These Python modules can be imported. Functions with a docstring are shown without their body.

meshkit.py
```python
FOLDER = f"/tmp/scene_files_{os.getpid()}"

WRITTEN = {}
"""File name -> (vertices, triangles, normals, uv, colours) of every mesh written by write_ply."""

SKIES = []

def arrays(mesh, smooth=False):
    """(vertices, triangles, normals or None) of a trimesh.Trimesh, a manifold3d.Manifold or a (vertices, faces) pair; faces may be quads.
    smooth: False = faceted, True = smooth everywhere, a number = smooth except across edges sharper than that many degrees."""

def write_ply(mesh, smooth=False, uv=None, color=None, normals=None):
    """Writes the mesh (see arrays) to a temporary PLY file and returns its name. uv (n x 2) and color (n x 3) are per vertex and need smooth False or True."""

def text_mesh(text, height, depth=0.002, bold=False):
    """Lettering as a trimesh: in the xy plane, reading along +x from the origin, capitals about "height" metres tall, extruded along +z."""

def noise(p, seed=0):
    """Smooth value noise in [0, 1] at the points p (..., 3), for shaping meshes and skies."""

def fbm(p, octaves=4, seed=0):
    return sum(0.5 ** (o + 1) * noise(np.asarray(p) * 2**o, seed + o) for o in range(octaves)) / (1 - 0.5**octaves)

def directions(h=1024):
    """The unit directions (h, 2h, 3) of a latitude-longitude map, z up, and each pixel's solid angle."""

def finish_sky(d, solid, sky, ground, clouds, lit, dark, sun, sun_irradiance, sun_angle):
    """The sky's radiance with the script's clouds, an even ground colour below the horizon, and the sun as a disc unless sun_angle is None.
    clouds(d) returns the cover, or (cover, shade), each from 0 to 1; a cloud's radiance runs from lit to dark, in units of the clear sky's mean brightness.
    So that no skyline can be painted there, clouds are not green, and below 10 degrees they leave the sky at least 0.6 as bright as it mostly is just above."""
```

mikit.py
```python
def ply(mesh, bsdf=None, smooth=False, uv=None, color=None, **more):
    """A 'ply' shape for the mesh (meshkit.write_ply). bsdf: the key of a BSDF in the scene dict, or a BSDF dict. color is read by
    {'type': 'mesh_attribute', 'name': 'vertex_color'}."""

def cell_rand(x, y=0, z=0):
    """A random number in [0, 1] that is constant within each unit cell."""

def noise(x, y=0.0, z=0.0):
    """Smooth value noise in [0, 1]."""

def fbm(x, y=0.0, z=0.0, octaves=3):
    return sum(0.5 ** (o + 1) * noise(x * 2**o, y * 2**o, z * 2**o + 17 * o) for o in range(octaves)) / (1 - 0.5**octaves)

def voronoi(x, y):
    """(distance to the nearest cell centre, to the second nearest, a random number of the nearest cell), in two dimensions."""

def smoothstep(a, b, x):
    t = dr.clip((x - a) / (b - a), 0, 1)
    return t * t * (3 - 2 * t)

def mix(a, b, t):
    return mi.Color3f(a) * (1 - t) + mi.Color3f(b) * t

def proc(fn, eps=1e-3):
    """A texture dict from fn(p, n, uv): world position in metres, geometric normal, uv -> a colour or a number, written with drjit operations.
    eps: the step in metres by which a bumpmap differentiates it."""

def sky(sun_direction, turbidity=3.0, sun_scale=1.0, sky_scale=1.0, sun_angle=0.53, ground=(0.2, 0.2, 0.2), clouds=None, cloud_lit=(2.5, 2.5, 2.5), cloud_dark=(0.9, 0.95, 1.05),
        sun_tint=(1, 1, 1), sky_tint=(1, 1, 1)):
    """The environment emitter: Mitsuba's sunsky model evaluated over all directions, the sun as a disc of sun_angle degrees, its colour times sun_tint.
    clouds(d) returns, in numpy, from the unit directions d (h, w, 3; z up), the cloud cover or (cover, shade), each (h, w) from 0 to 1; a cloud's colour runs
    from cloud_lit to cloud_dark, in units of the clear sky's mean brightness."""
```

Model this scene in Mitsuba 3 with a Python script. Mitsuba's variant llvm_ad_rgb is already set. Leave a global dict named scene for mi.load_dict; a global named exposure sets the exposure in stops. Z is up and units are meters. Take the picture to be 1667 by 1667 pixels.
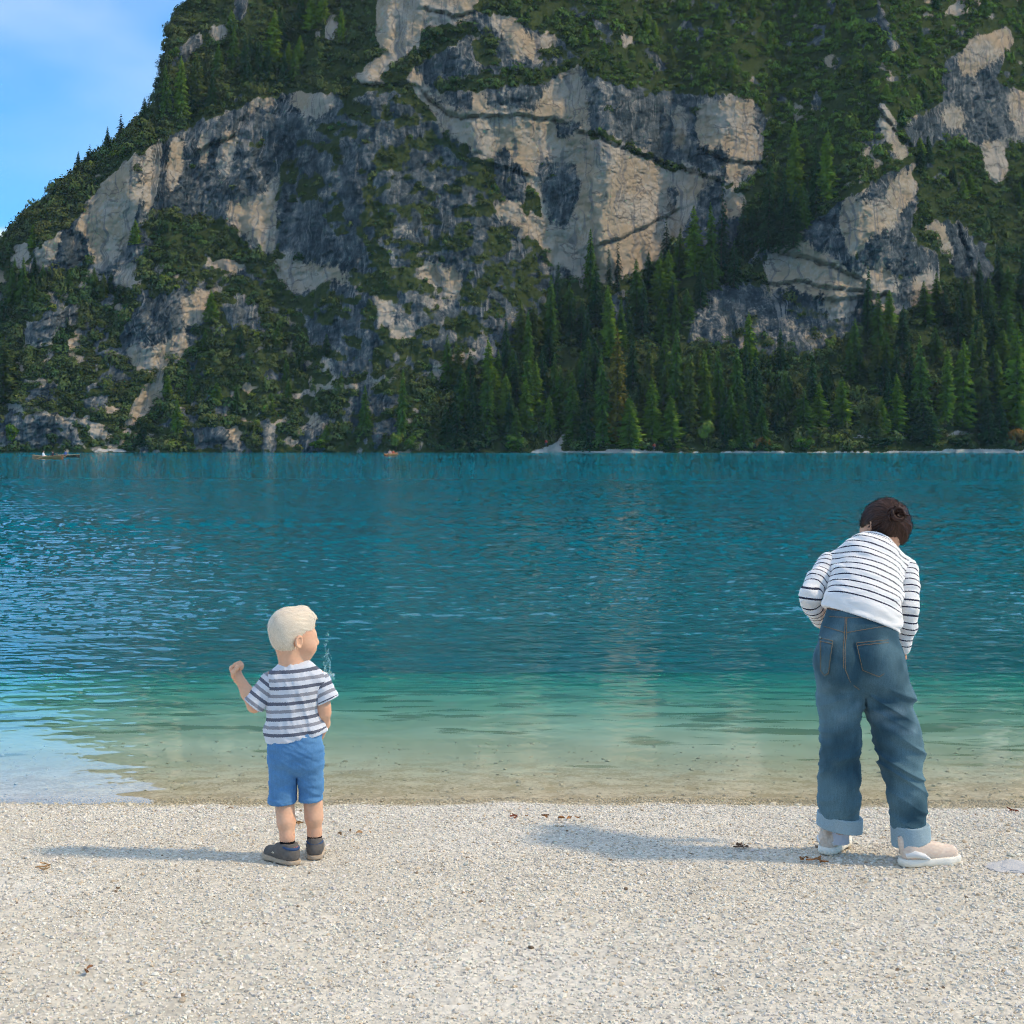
import math, random
import numpy as np, trimesh, manifold3d as m3, mitsuba as mi, drjit as dr, mikit, meshkit
from mikit import noise, fbm, voronoi, smoothstep, mix, cell_rand
from scipy.ndimage import gaussian_filter, map_coordinates

T = mi.ScalarTransform4f
scene, labels = {}, {}
F, CX, HY, CZ = 2333.0, 833.5, 724.0, 1.69          # focal length, centre column and horizon row of the photograph, eye height
# ---------------------------------------------------------------- camera, sky, exposure
scene['camera'] = {'type': 'perspective', 'fov': 39.32, 'fov_axis': 'x', 'near_clip': 0.1, 'far_clip': 5000.0,
                   'principal_point_offset_y': 0.0657,
                   'to_world': T().look_at([0, 0, CZ], [0, 10, CZ], [0, 0, 1])}


def cloud_cover(d):
    az = np.degrees(np.arctan2(d[..., 0], d[..., 1]))
    el = np.degrees(np.arcsin(np.clip(d[..., 2], -1, 1)))
    q = d * np.array([5.0, 5.0, 11.0])
    n = meshkit.fbm(q + 3.0, 5, 4)
    wisps = np.clip((n - 0.40) * 3.0, 0, 1) * 0.6
    veil = np.clip((el - 13) / 28, 0, 1) * np.clip(0.45 + 1.3 * (n - 0.4), 0.2, 0.9)      # thin high cloud that thickens overhead and softens the shadows
    wisps = np.maximum(wisps * 0.6, veil)
    m = meshkit.fbm(d * np.array([9.0, 9.0, 26.0]), 5, 11)
    puffs = np.clip((m - 0.5 - 0.08 * np.maximum(el - 9.6, 0) - .06 * np.maximum(7.2 - el, 0)) * 7.0, 0, 1) * np.clip((el - 4) / 4.0, 0, 1)
    return np.clip(np.maximum(wisps * np.clip((el - 8) / 8, 0, 1), puffs), 0, 1) * (0.9 + 0 * az)


scene['daylight'] = mikit.sky((1.0, -0.13, 0.985), turbidity=3, sun_scale=0.50, sky_scale=1.06, sun_angle=4.0, sun_tint=(1.0, 0.955, 0.885), sky_tint=(0.40, 0.92, 1.25),
                              clouds=cloud_cover, cloud_lit=(2.9, 3.0, 3.05), cloud_dark=(1.1, 1.2, 1.35), ground=(0.3, 0.3, 0.28))
exposure = 2.15


def at(px, py, y):
    """The point at depth y that the photograph shows at (px, py)."""
    return np.array([(px - CX) / F * y, y, CZ - (py - HY) / F * y])


def rgb(*c):
    return {'type': 'rgb', 'value': [float(v) for v in c]}


def diffuse(*c):
    return {'type': 'twosided', 'bsdf': {'type': 'diffuse', 'reflectance': rgb(*c)}}


def struct(key, label=None, category=None):
    labels[key] = {'kind': 'structure'}
    if label:
        labels[key]['label'] = label
    if category:
        labels[key]['category'] = category


def tag(key, label, category, group=None, kind=None):
    labels[key] = {'label': label, 'category': category}
    if group:
        labels[key]['group'] = group
    if kind:
        labels[key]['kind'] = kind


def numbered(name):
    if name not in scene and not any(k.startswith(name + '__') for k in scene):
        return name
    k = 1
    while f'{name}_{k:03d}' in scene or any(q.startswith(f'{name}_{k:03d}__') for q in scene):
        k += 1
    return f'{name}_{k:03d}'


def grid_faces(nr, nc):
    i, j = np.meshgrid(np.arange(nr - 1), np.arange(nc - 1), indexing='ij')
    a = (i * nc + j).ravel()
    return np.vstack([np.stack([a, a + 1, a + nc + 1], 1), np.stack([a, a + nc + 1, a + nc], 1)])


def n2(x, y, seed=0, octaves=4):
    x = np.asarray(x, float)
    return meshkit.fbm(np.stack([x, np.asarray(y, float) + 0 * x, 0 * x + 0.37], -1), octaves, seed) - 0.5


# ---------------------------------------------------------------- the air: a thin haze from the camera to the far side of the mountain
scene['thin_air'] = {'type': 'homogeneous', 'albedo': rgb(0.95, 0.95, 0.95), 'sigma_t': rgb(0.000045, 0.00006, 0.000075)}
scene['camera']['medium'] = {'type': 'ref', 'id': 'thin_air'}
scene['haze'] = {'type': 'cube', 'to_world': T().translate([0, 350, 140]).scale([900, 700, 190]), 'bsdf': {'type': 'null'}, 'interior': {'type': 'ref', 'id': 'thin_air'}}
labels['haze'] = {'kind': 'stuff', 'label': 'thin blue haze of the air over the lake', 'category': 'haze'}


# ---------------------------------------------------------------- the shore and the lake bed
WATER = -0.12


def ground_z(x, y):
    y = np.asarray(y, float)
    z = np.where(y < 5.9, 0.012 * (5.9 - y), 0)
    z = z - 0.12 * np.clip((y - 5.9) / 1.3, 0, 1) ** 1.2
    z = z - 0.100 * np.clip(y - 7.2, 0, 40) - 0.0013 * np.clip(y - 7.2, 0, 40) ** 2
    near = np.clip((y - 9) / 4, 0, 1)
    wide = n2(np.asarray(x, float) * 0.9 + 5, y * 0.9, 3, 3)
    return z + wide * (0.022 + 0.09 * near) + n2(np.asarray(x) * 6.0, y * 6.0, 8, 3) * 0.012 * (1 - near) + n2(np.asarray(x) * 2.6 + 3, y * 2.6, 14, 3) * 0.018 * (1 - near)


def build_ground():
    ys = np.concatenate([np.linspace(-40, 2.0, 20), np.arange(2.2, 9.0, 0.03), np.arange(9.0, 16, 0.08), np.geomspace(16.2, 420, 60)])
    u = np.sign(np.linspace(-1, 1, 241)) * np.abs(np.linspace(-1, 1, 241)) ** 1.5
    X = np.stack([u * max(6.0, 1.6 * abs(y) + 3) for y in ys])
    u2 = np.linspace(-1, 1, 241)
    near = np.stack([np.sign(u2) * (np.abs(u2) * 0.5 * max(y, 2) + np.abs(u2) ** 6 * (30 + 0.6 * abs(y))) for y in ys])
    X = near
    Y = np.repeat(ys[:, None], 241, 1)
    Z = ground_z(X, Y)
    return np.stack([X, Y, Z], -1).reshape(-1, 3), grid_faces(len(ys), 241)


def shore_color(p, n, uv):
    big = fbm(p.x * 0.8, p.y * 1.1, 0.0, 3)
    fine = noise(p.x * 70, p.y * 70, 0.0)
    mid = fbm(p.x * 9, p.y * 9, 3.0, 3)
    dry = mix([0.635, 0.595, 0.495], [0.69, 0.66, 0.575], smoothstep(0.3, 0.7, big))
    dry = dry * (0.70 + 0.34 * fine + 0.25 * (mid - 0.5))
    wet = mix([0.44, 0.37, 0.24], [0.62, 0.55, 0.40], smoothstep(0.3, 0.75, mid * 0.6 + fine * 0.4))
    silt = mix([0.48, 0.455, 0.33], [0.56, 0.535, 0.41], smoothstep(0.35, 0.65, big))
    weed = smoothstep(0.57, 0.68, fbm(p.x * 2.1 + 9, p.y * 3.4, 5.0, 4) - 0.10 * smoothstep(11.5, 9.5, p.y) + 0.05 * smoothstep(11.5, 13.5, p.y))
    silt = mix(silt, [0.16, 0.18, 0.09], weed * 0.75)
    c = mix(wet, silt, smoothstep(7.9, 9.6, p.y + (mid - 0.5) * 1.2))
    return mix(dry, c, smoothstep(-0.112, -0.124, p.z))


scene['shore_surface'] = {'type': 'bumpmap', 'arbitrary': mikit.proc(lambda p, n, uv: 0.006 * noise(p.x * 55, p.y * 55, 0.0) + 0.003 * noise(p.x * 140, p.y * 140, 0.0), eps=2e-3), 'scale': 1.0,
                          'bsdf': {'type': 'diffuse', 'reflectance': mikit.proc(shore_color)}}
gv, gf = build_ground()
scene['ground'] = mikit.ply((gv, gf), {'type': 'twosided', 'bsdf': scene.pop('shore_surface')}, smooth=True)
struct('ground', 'pale limestone gravel beach running down into the lake', 'beach')


SPLIT = 36.0


def build_water(far):
    rng = np.random.default_rng(5)
    rows = []
    py = 1312.0 / 1.628 + 6
    hy = HY / 1.628
    f = F / 1.628
    h = CZ - WATER
    ppx = []
    y0 = SPLIT if far else 6.6
    while y0 < (322 if far else SPLIT):
        rows.append(y0)
        y0 += max(0.012, y0 * y0 / (h * f) * (0.34 if far else 0.72))
    rows += [326.0, 332.0, 345.0] if far else [SPLIT]
    ys = np.array(rows)
    nc = 1000 if far else 540
    u = np.linspace(-1, 1, nc)
    X = u[None] * (0.385 * ys[:, None] + 0.3)
    X[:, 0], X[:, -1] = -(ys * 1.2 + 40), ys * 1.2 + 40
    Y = np.repeat(ys[:, None], nc, 1)
    dY = np.gradient(ys)[:, None]
    Hx = np.zeros_like(X); Hy = np.zeros_like(X); Z = np.zeros_like(X)
    # calm strip along the beach, ripples that grow towards the open lake, gusts of wind in between
    gust = 0.55 + 1.1 * np.clip(n2(X * 0.05 + 7, Y * 0.035, 21, 3) + 0.35, 0, 1)
    amp = (0.012 + 0.175 * np.clip((Y - 8.4) / 7.0, 0, 1) ** 1.3) * gust
    amp *= 0.22 + 0.78 / (1 + (Y / 60.0) ** 1.6)
    for lam, w, spread, n in ((1.1, 0.14, 0.5, 6), (0.50, 0.26, 0.55, 9), (0.25, 0.46, 0.6, 12), (0.14, 0.46, 0.7, 12), (0.075, 0.30, 0.9, 8)):
        for _ in range(n):
            L = lam * rng.uniform(0.7, 1.4)
            a = math.pi / 2 + rng.normal(0, spread)          # crests run mostly along x
            kx, ky = 2 * math.pi / L * math.cos(a), 2 * math.pi / L * math.sin(a)
            ph = kx * X + ky * Y + rng.uniform(0, 6.28) + 2.5 * n2(X * 0.3 / lam + 3 * lam, Y * 0.3 / lam, 30, 2)
            s = w / math.sqrt(n) * amp * 1.2
            Hx += s * kx * L / 6.28 * np.cos(ph)
            Hy += s * ky * L / 6.28 * np.cos(ph)
            Z += 0 if far else np.where((dY * 3 < L) & (Y < 30), s * L / 6.28 * np.sin(ph), 0)
    V = np.stack([X, Y, WATER + Z], -1).reshape(-1, 3)
    N = np.stack([-Hx, -Hy, np.ones_like(X)], -1).reshape(-1, 3)
    N /= np.linalg.norm(N, axis=1, keepdims=True)
    return V, grid_faces(len(ys), nc), N


wa, wb = build_water(False), build_water(True)
wv, wf, wn = np.concatenate([wa[0], wb[0]]), np.concatenate([wa[1], wb[1] + len(wa[0])]), np.concatenate([wa[2], wb[2]])
wpath = meshkit.write_ply((wv, wf), False, normals=wn)
scene['water'] = {'type': 'ply', 'filename': wpath, 'face_normals': False,
                  'bsdf': {'type': 'thindielectric', 'int_ior': 1.2},
                  'interior': {'type': 'homogeneous', 'sigma_t': rgb(0.30, 0.095, 0.125), 'albedo': rgb(0.01, 0.305, 0.41)},
                  'exterior': {'type': 'ref', 'id': 'thin_air'}}
struct('water', 'turquoise lake with small wind ripples and a clear shallow edge', 'lake')


# ---------------------------------------------------------------- the mountain across the lake
SKYLINE = np.array([(-700, 690), (-420, 640), (-300, 560), (-150, 480), (0, 398), (20, 378), (40, 355), (60, 341), (84, 315), (118, 290), (134, 272), (168, 252), (201, 226), (222, 206),
                    (247, 186), (254, 160), (259, 131), (267, 91), (275, 54), (285, 27), (311, 0), (345, -60), (420, -150), (520, -215), (700, -270), (1000, -230), (1400, -250), (1700, -180), (2300, -120)], float)
# what grows or lies where on the mountain's face: B grey weathered rock, T clean tan rock, V scrub, M rock with scrub, F forest, S scree
FACES = [
    ('V', '-700,760 2400,760 2400,-300 -700,-300'),
    ('B', '40,450 60,405 110,365 140,325 190,282 240,245 300,212 350,190 430,165 470,152 545,150 560,165 540,190 500,210 470,250 450,290 445,330 440,360 450,400 440,412 405,395 375,372 345,358 310,352 285,340 255,345 235,370 250,395 205,455 185,470 150,430 100,440'),
    ('T', '60,400 100,380 90,420 60,440'),
    ('T', '122,360 130,350 160,305 200,265 225,255 222,300 228,330 220,370 205,395 185,420 165,440 145,400 135,375'),
    ('T', '236,250 262,238 258,290 252,330 240,345 236,300'),
    ('T', '272,238 300,228 296,262 290,300 278,318 272,290'), ('T', '325,225 345,218 338,262 328,270'),
    ('T', '362,225 388,218 380,250 366,292 356,282'), ('T', '400,170 440,150 462,152 455,162 425,172 405,182'),
    ('T', '365,345 395,330 430,318 455,285 480,275 470,300 448,330 452,365 450,400 435,405 420,385 395,375'),
    ('T', '470,160 500,150 535,150 545,165 520,185 490,180'),
    ('M', '560,165 600,150 650,145 700,160 720,175 720,200 760,235 790,245 790,290 800,330 800,345 850,350 870,385 885,430 920,445 900,470 850,480 800,470 740,490 690,470 640,460 570,455 520,440 480,430 450,400 445,330 470,250 500,210 540,190'),
    ('B', '455,320 520,330 560,400 600,430 560,450 500,440 460,410'),
    ('T', '700,155 770,198 870,190 945,200 962,224 1100,277 1170,294 1200,330 1160,352 1120,350 1085,410 1050,442 960,472 900,432 870,385 800,342 800,328 830,330 880,360 880,330 860,300 810,270 760,235 720,205'),
    ('B', '800,240 832,240 862,290 850,332 825,335 800,290'), ('B', '872,255 922,250 948,290 942,340 922,385 890,372 878,310'), ('B', '770,205 800,205 805,225 785,222'),
    ('B', '905,200 945,205 940,225 905,228'), ('B', '900,430 930,432 945,455 910,452'), ('B', '1085,290 1110,300 1105,345 1085,350'), ('B', '1140,300 1175,310 1175,345 1145,345'),
    ('B', '660,30 720,0 920,60 960,120 950,210 870,192 770,200 720,180 690,165 650,140 640,110'),
    ('T', '615,-10 790,-10 768,25 720,45 670,72 640,98 700,142 690,165 650,142 600,140 565,125 592,108 628,90 614,60'),
    ('T', '800,-5 840,10 852,60 900,58 908,75 862,92 832,86 810,50'), ('T', '768,145 786,140 791,182 775,192'),
    ('T', '872,185 890,150 925,112 945,122 950,195'), ('T', '690,150 770,188 900,190 880,205 770,205 715,185'),
    ('B', '945,120 1050,150 1160,150 1230,155 1248,190 1242,265 1215,312 1170,290 1100,268 1000,228 948,200'),
    ('T', '1132,182 1160,168 1232,162 1222,212 1192,232 1150,242 1128,222'), ('T', '1192,228 1242,218 1242,262 1200,292 1178,284'), ('T', '1100,180 1115,178 1112,235 1100,240'),
    ('B', '1120,345 1170,294 1215,320 1212,400 1170,412 1120,420 1090,420'), ('T', '1180,305 1212,322 1205,350 1180,350'),
    ('V', '-100,395 60,340 110,300 170,250 230,200 262,130 290,20 320,-60 560,-200 615,-10 612,60 625,88 592,108 565,128 500,148 430,160 380,165 330,185 285,205 262,225 240,238 190,268 150,305 120,345 85,382 40,420 0,450 -100,520'),
    ('T', '20,402 45,392 50,420 30,440 18,425'), ('T', '335,42 372,38 368,62 345,66'), ('B', '378,-5 402,-5 400,28 386,38 378,20'), ('T', '528,38 542,20 552,40 545,66 530,62'), ('T', '513,50 521,48 522,66 514,64'), ('B', '285,80 325,52 330,70 300,100 278,106'),
    ('V', '612,130 650,95 700,45 730,40 768,42 772,58 735,72 700,92 672,110 660,125 680,150 720,190 700,190 650,150'),
    ('V', '800,125 870,108 930,95 950,105 905,125 850,140 790,150 740,140 720,145 708,130 770,115'),
    ('V', '760,70 800,55 810,70 800,90 820,100 790,110 770,95'),
    ('V', '780,-300 1450,-300 1460,60 1412,140 1392,190 1442,240 1402,262 1310,292 1290,332 1240,382 1210,402 1216,332 1242,272 1247,190 1230,157 1160,150 1050,152 1000,142 962,118 930,92 870,95 905,60 870,30 820,22 790,12'),
    ('T', '1005,50 1030,60 1035,75 1010,65'), ('B', '958,28 990,42 1000,62 970,50'),
    ('V', '1400,-300 2400,-300 2400,500 1667,440 1560,370 1500,330 1480,262 1440,240 1400,150'),
    ('B', '1250,372 1210,440 1270,400 1300,380 1352,340 1402,310 1440,282 1482,266 1492,300 1500,332 1482,372 1532,420 1532,482 1482,512 1402,542 1352,512 1252,472'),
    ('T', '1380,332 1442,330 1452,300 1490,275 1492,312 1452,362 1430,382 1386,412 1372,370'), ('T', '1240,432 1290,395 1312,402 1402,452 1450,432 1462,500 1440,502 1402,472 1322,472 1252,462'),
    ('T', '1490,462 1522,440 1542,482 1502,512'), ('T', '1330,485 1400,480 1380,512 1345,500'),
    ('B', '1502,362 1562,372 1622,402 1662,432 1662,442 1602,472 1572,462 1542,422 1522,392'), ('T', '1510,365 1530,370 1560,430 1545,420'), ('T', '1575,430 1600,455 1585,465'),
    ('B', '1535,108 1582,62 1642,46 1652,72 1622,132 1680,150 1700,232 1602,242 1552,232 1482,242 1470,202 1532,170'),
    ('T', '1560,100 1582,64 1642,46 1646,76 1612,100 1590,122'), ('T', '1640,150 1680,150 1690,225 1650,200'), ('T', '1530,185 1560,180 1580,205 1540,205'),
    ('T', '1422,168 1440,178 1482,250 1470,256 1440,225 1428,200'), ('B', '1425,-10 1440,20 1455,60 1470,75 1450,80 1430,50'), ('T', '1600,242 1632,230 1646,282 1622,302 1602,282'),
    ('V', '1480,262 1560,298 1622,360 1680,420 1680,470 1622,440 1562,368 1502,358 1498,320'),
    # the lower face on the left
    ('B', '195,545 215,505 265,480 305,470 346,470 342,510 330,535 306,556 300,586 270,596 235,610 215,600 205,576'),
    ('T', '210,560 235,572 262,570 300,545 312,552 302,582 270,594 235,608 215,598'), ('T', '298,490 325,478 345,476 330,520 305,530'),
    ('B', '20,680 85,675 120,700 130,726 60,726 0,722 0,690'), ('B', '35,560 40,530 90,505 135,490 130,520 95,545 60,560'), ('T', '108,552 128,545 132,570 112,575'), ('B', '170,580 200,600 225,625 190,625'),
    ('B', '360,490 420,498 432,530 370,526'), ('T', '340,425 372,418 400,428 395,440 350,436'), ('T', '445,415 480,430 520,440 560,445 566,456 500,463 480,468 465,456'), ('T', '190,440 222,428 220,460 195,468'),
    ('M', '480,468 560,458 640,464 690,474 740,492 800,474 850,482 900,480 890,520 850,560 800,590 740,600 680,610 620,600 560,600 500,560'),
    ('T', '612,492 640,490 638,520 620,528'), ('T', '632,540 675,535 678,548 650,552'), ('T', '680,605 740,575 800,565 802,578 760,592 700,606'), ('T', '672,440 700,430 758,455 750,475 735,478'), ('T', '695,490 732,488 730,494 700,495'),
    ('T', '450,645 540,632 590,622 640,612 660,615 600,628 545,640 460,652'), ('B', '530,590 600,585 610,600 560,620 540,615'),
    ('T', '0,654 60,664 120,686 190,698 190,704 120,694 60,672 0,662'), ('T', '368,650 392,640 395,652 372,656'),
    ('B', '315,700 380,695 400,735 320,735'), ('T', '372,700 386,690 392,712 378,722'), ('B', '560,650 630,640 640,665 600,680 570,670'), ('B', '600,690 650,680 640,710 610,725'), ('B', '420,690 440,680 450,730 425,730'), ('B', '480,690 520,700 520,735 490,735'), ('B', '700,650 730,645 735,670 710,680'),
    ('T', '195,700 230,640 262,600 275,640 225,690'),
    ('B', '130,650 175,640 172,672 140,670'),
    # forest belt and scree on the right
    ('F', '690,760 690,640 740,615 800,590 850,560 890,500 900,465 960,474 1050,445 1100,405 1210,430 1250,470 1180,500 1110,560 1180,580 1330,580 1400,545 1500,512 1560,490 1667,430 2300,420 2300,760'),
    ('S', '1130,500 1180,462 1240,460 1290,492 1350,512 1392,542 1362,560 1330,576 1250,582 1180,562 1110,562'),
    ('W', '690,740 780,737 858,736.5 885,728 905,720 916,706 926,694 934,697 930,712 918,722 912,733 960,733 1010,731 1060,732 1080,735 1150,736 1240,734 1300,736 1400,735 1500,733.5 1560,731 1600,729 1640,732 1720,734 1720,741 690,741'),
    ('W', '940,714 975,705 975,712 945,722'), ('W', '1385,709 1470,706 1470,710 1385,713'), ('W', '1440,708 1500,706 1500,710 1440,712'), ('W', '1540,706 1560,700 1590,704 1620,703 1620,706 1540,710'), ('W', '150,736 160,731 205,732 208,736'), ('W', '1345,672 1358,670 1355,684 1342,686'),
    ('B', '990,480 1015,470 1020,520 1000,530'), ('B', '930,520 960,500 965,540 940,550'), ('B', '1190,478 1230,482 1215,500 1190,496'),
]
CRACKS = ['945,215 1000,235 1080,265 1120,280 1170,294', '690,152 720,180 740,188 800,190 850,190 915,198', '1215,455 1260,462 1300,458 1340,470 1400,472 1440,482', '1330,484 1370,490 1440,480',
          '1560,370 1575,420 1592,452', '1425,170 1450,200 1492,252', '690,14 745,28 765,22', '1100,345 1050,372 1010,390 980,398', '200,232 215,238', '330,240 380,222', '805,270 860,285', '1140,242 1180,262 1240,268', '560,128 600,140 650,138', '1255,405 1330,425 1400,455']


def polygon(text):
    return np.array([[float(v) for v in p.split(',')] for p in text.split()])


def inside(poly, x, y):
    out = np.zeros(x.shape, bool)
    lo, hi = poly.min(0), poly.max(0)
    box = (x >= lo[0]) & (x <= hi[0]) & (y >= lo[1]) & (y <= hi[1])
    bx, by = x[box], y[box]
    res = np.zeros(bx.shape, bool)
    for (x0, y0), (x1, y1) in zip(poly, np.roll(poly, -1, 0)):
        if y0 != y1:
            res ^= ((y0 > by) != (y1 > by)) & (bx < (x1 - x0) * (by - y0) / (y1 - y0) + x0)
    out[box] = res
    return out


COLS = np.concatenate([np.arange(-690, -60, 12.0), np.arange(-60, 1730, 2.6), np.arange(1730, 2290, 12.0)])
NR = 300
TOP = np.interp(COLS, SKYLINE[:, 0], SKYLINE[:, 1]) + n2(COLS / 16.0, 0, 41, 4) * 12
PX = np.repeat(COLS[None], NR, 0)
RAMP = np.linspace(0, 1, NR)[:, None]
PY = 738.5 + (TOP[None] - 738.5) * RAMP


def build_masks():
    w = lambda a, b, s: n2(PX / a + 3.1 * s, PY / b, s, 3)
    wx = PX + w(60, 60, 1) * 34 + w(14, 20, 2) * 13
    wy = PY + w(60, 60, 3) * 30 + w(12, 12, 4) * 10 + n2(PX / 5.5, PY / 120, 6, 2) * 26
    kind = np.full(PX.shape, 'V')
    for c, text in FACES:
        poly = polygon(text)
        size = math.sqrt(np.ptp(poly[:, 0]) * np.ptp(poly[:, 1]))
        k = min(1.0, size / 90) if c != 'W' else 0.12
        kind[inside(poly, PX + (wx - PX) * k, PY + (wy - PY) * k)] = c
    # scrub that breaks up the rock, rock that shows in the scrub
    a, b = w(26, 18, 9), w(9, 7, 10)
    spots = a * 1.0 + b * 0.75
    veg = np.where(np.isin(kind, ['V', 'F']), 1.0, 0)
    veg = np.where((kind == 'V') & (spots > 0.22 - 0.10 * (PX > 900) * (PY < 300) - 0.15 * (PX < 720) * (PY > 430)), 0.15, veg)
    veg = np.where((kind == 'M') & (spots > 0.02), 0.8, veg)
    veg = np.where((kind == 'M') & (spots <= 0.02), 0.12, veg)
    veg = np.where((kind == 'B') & (spots > 0.24), 0.75, veg)
    veg = np.where((kind == 'S'), np.clip(0.25 + 1.6 * a, 0, 0.8), veg)
    tan = np.where(kind == 'W', 2.2, np.where(kind == 'T', 1.0, np.where(kind == 'S', 0.18, 0.0)))
    tan = np.where((kind == 'V') & (w(40, 30, 12) > 0.03), 0.6, tan)
    tan = np.where((kind == 'M'), 0.04, tan)
    white = np.where(tan > 1.5, tan, 0.0)
    soft = gaussian_filter(np.minimum(tan, 1.0), (3.4, 2.0))
    return kind, np.maximum(soft, gaussian_filter(white, 0.6)), gaussian_filter(veg, 0.8)


KIND, TAN, VEG = build_masks()


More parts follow.
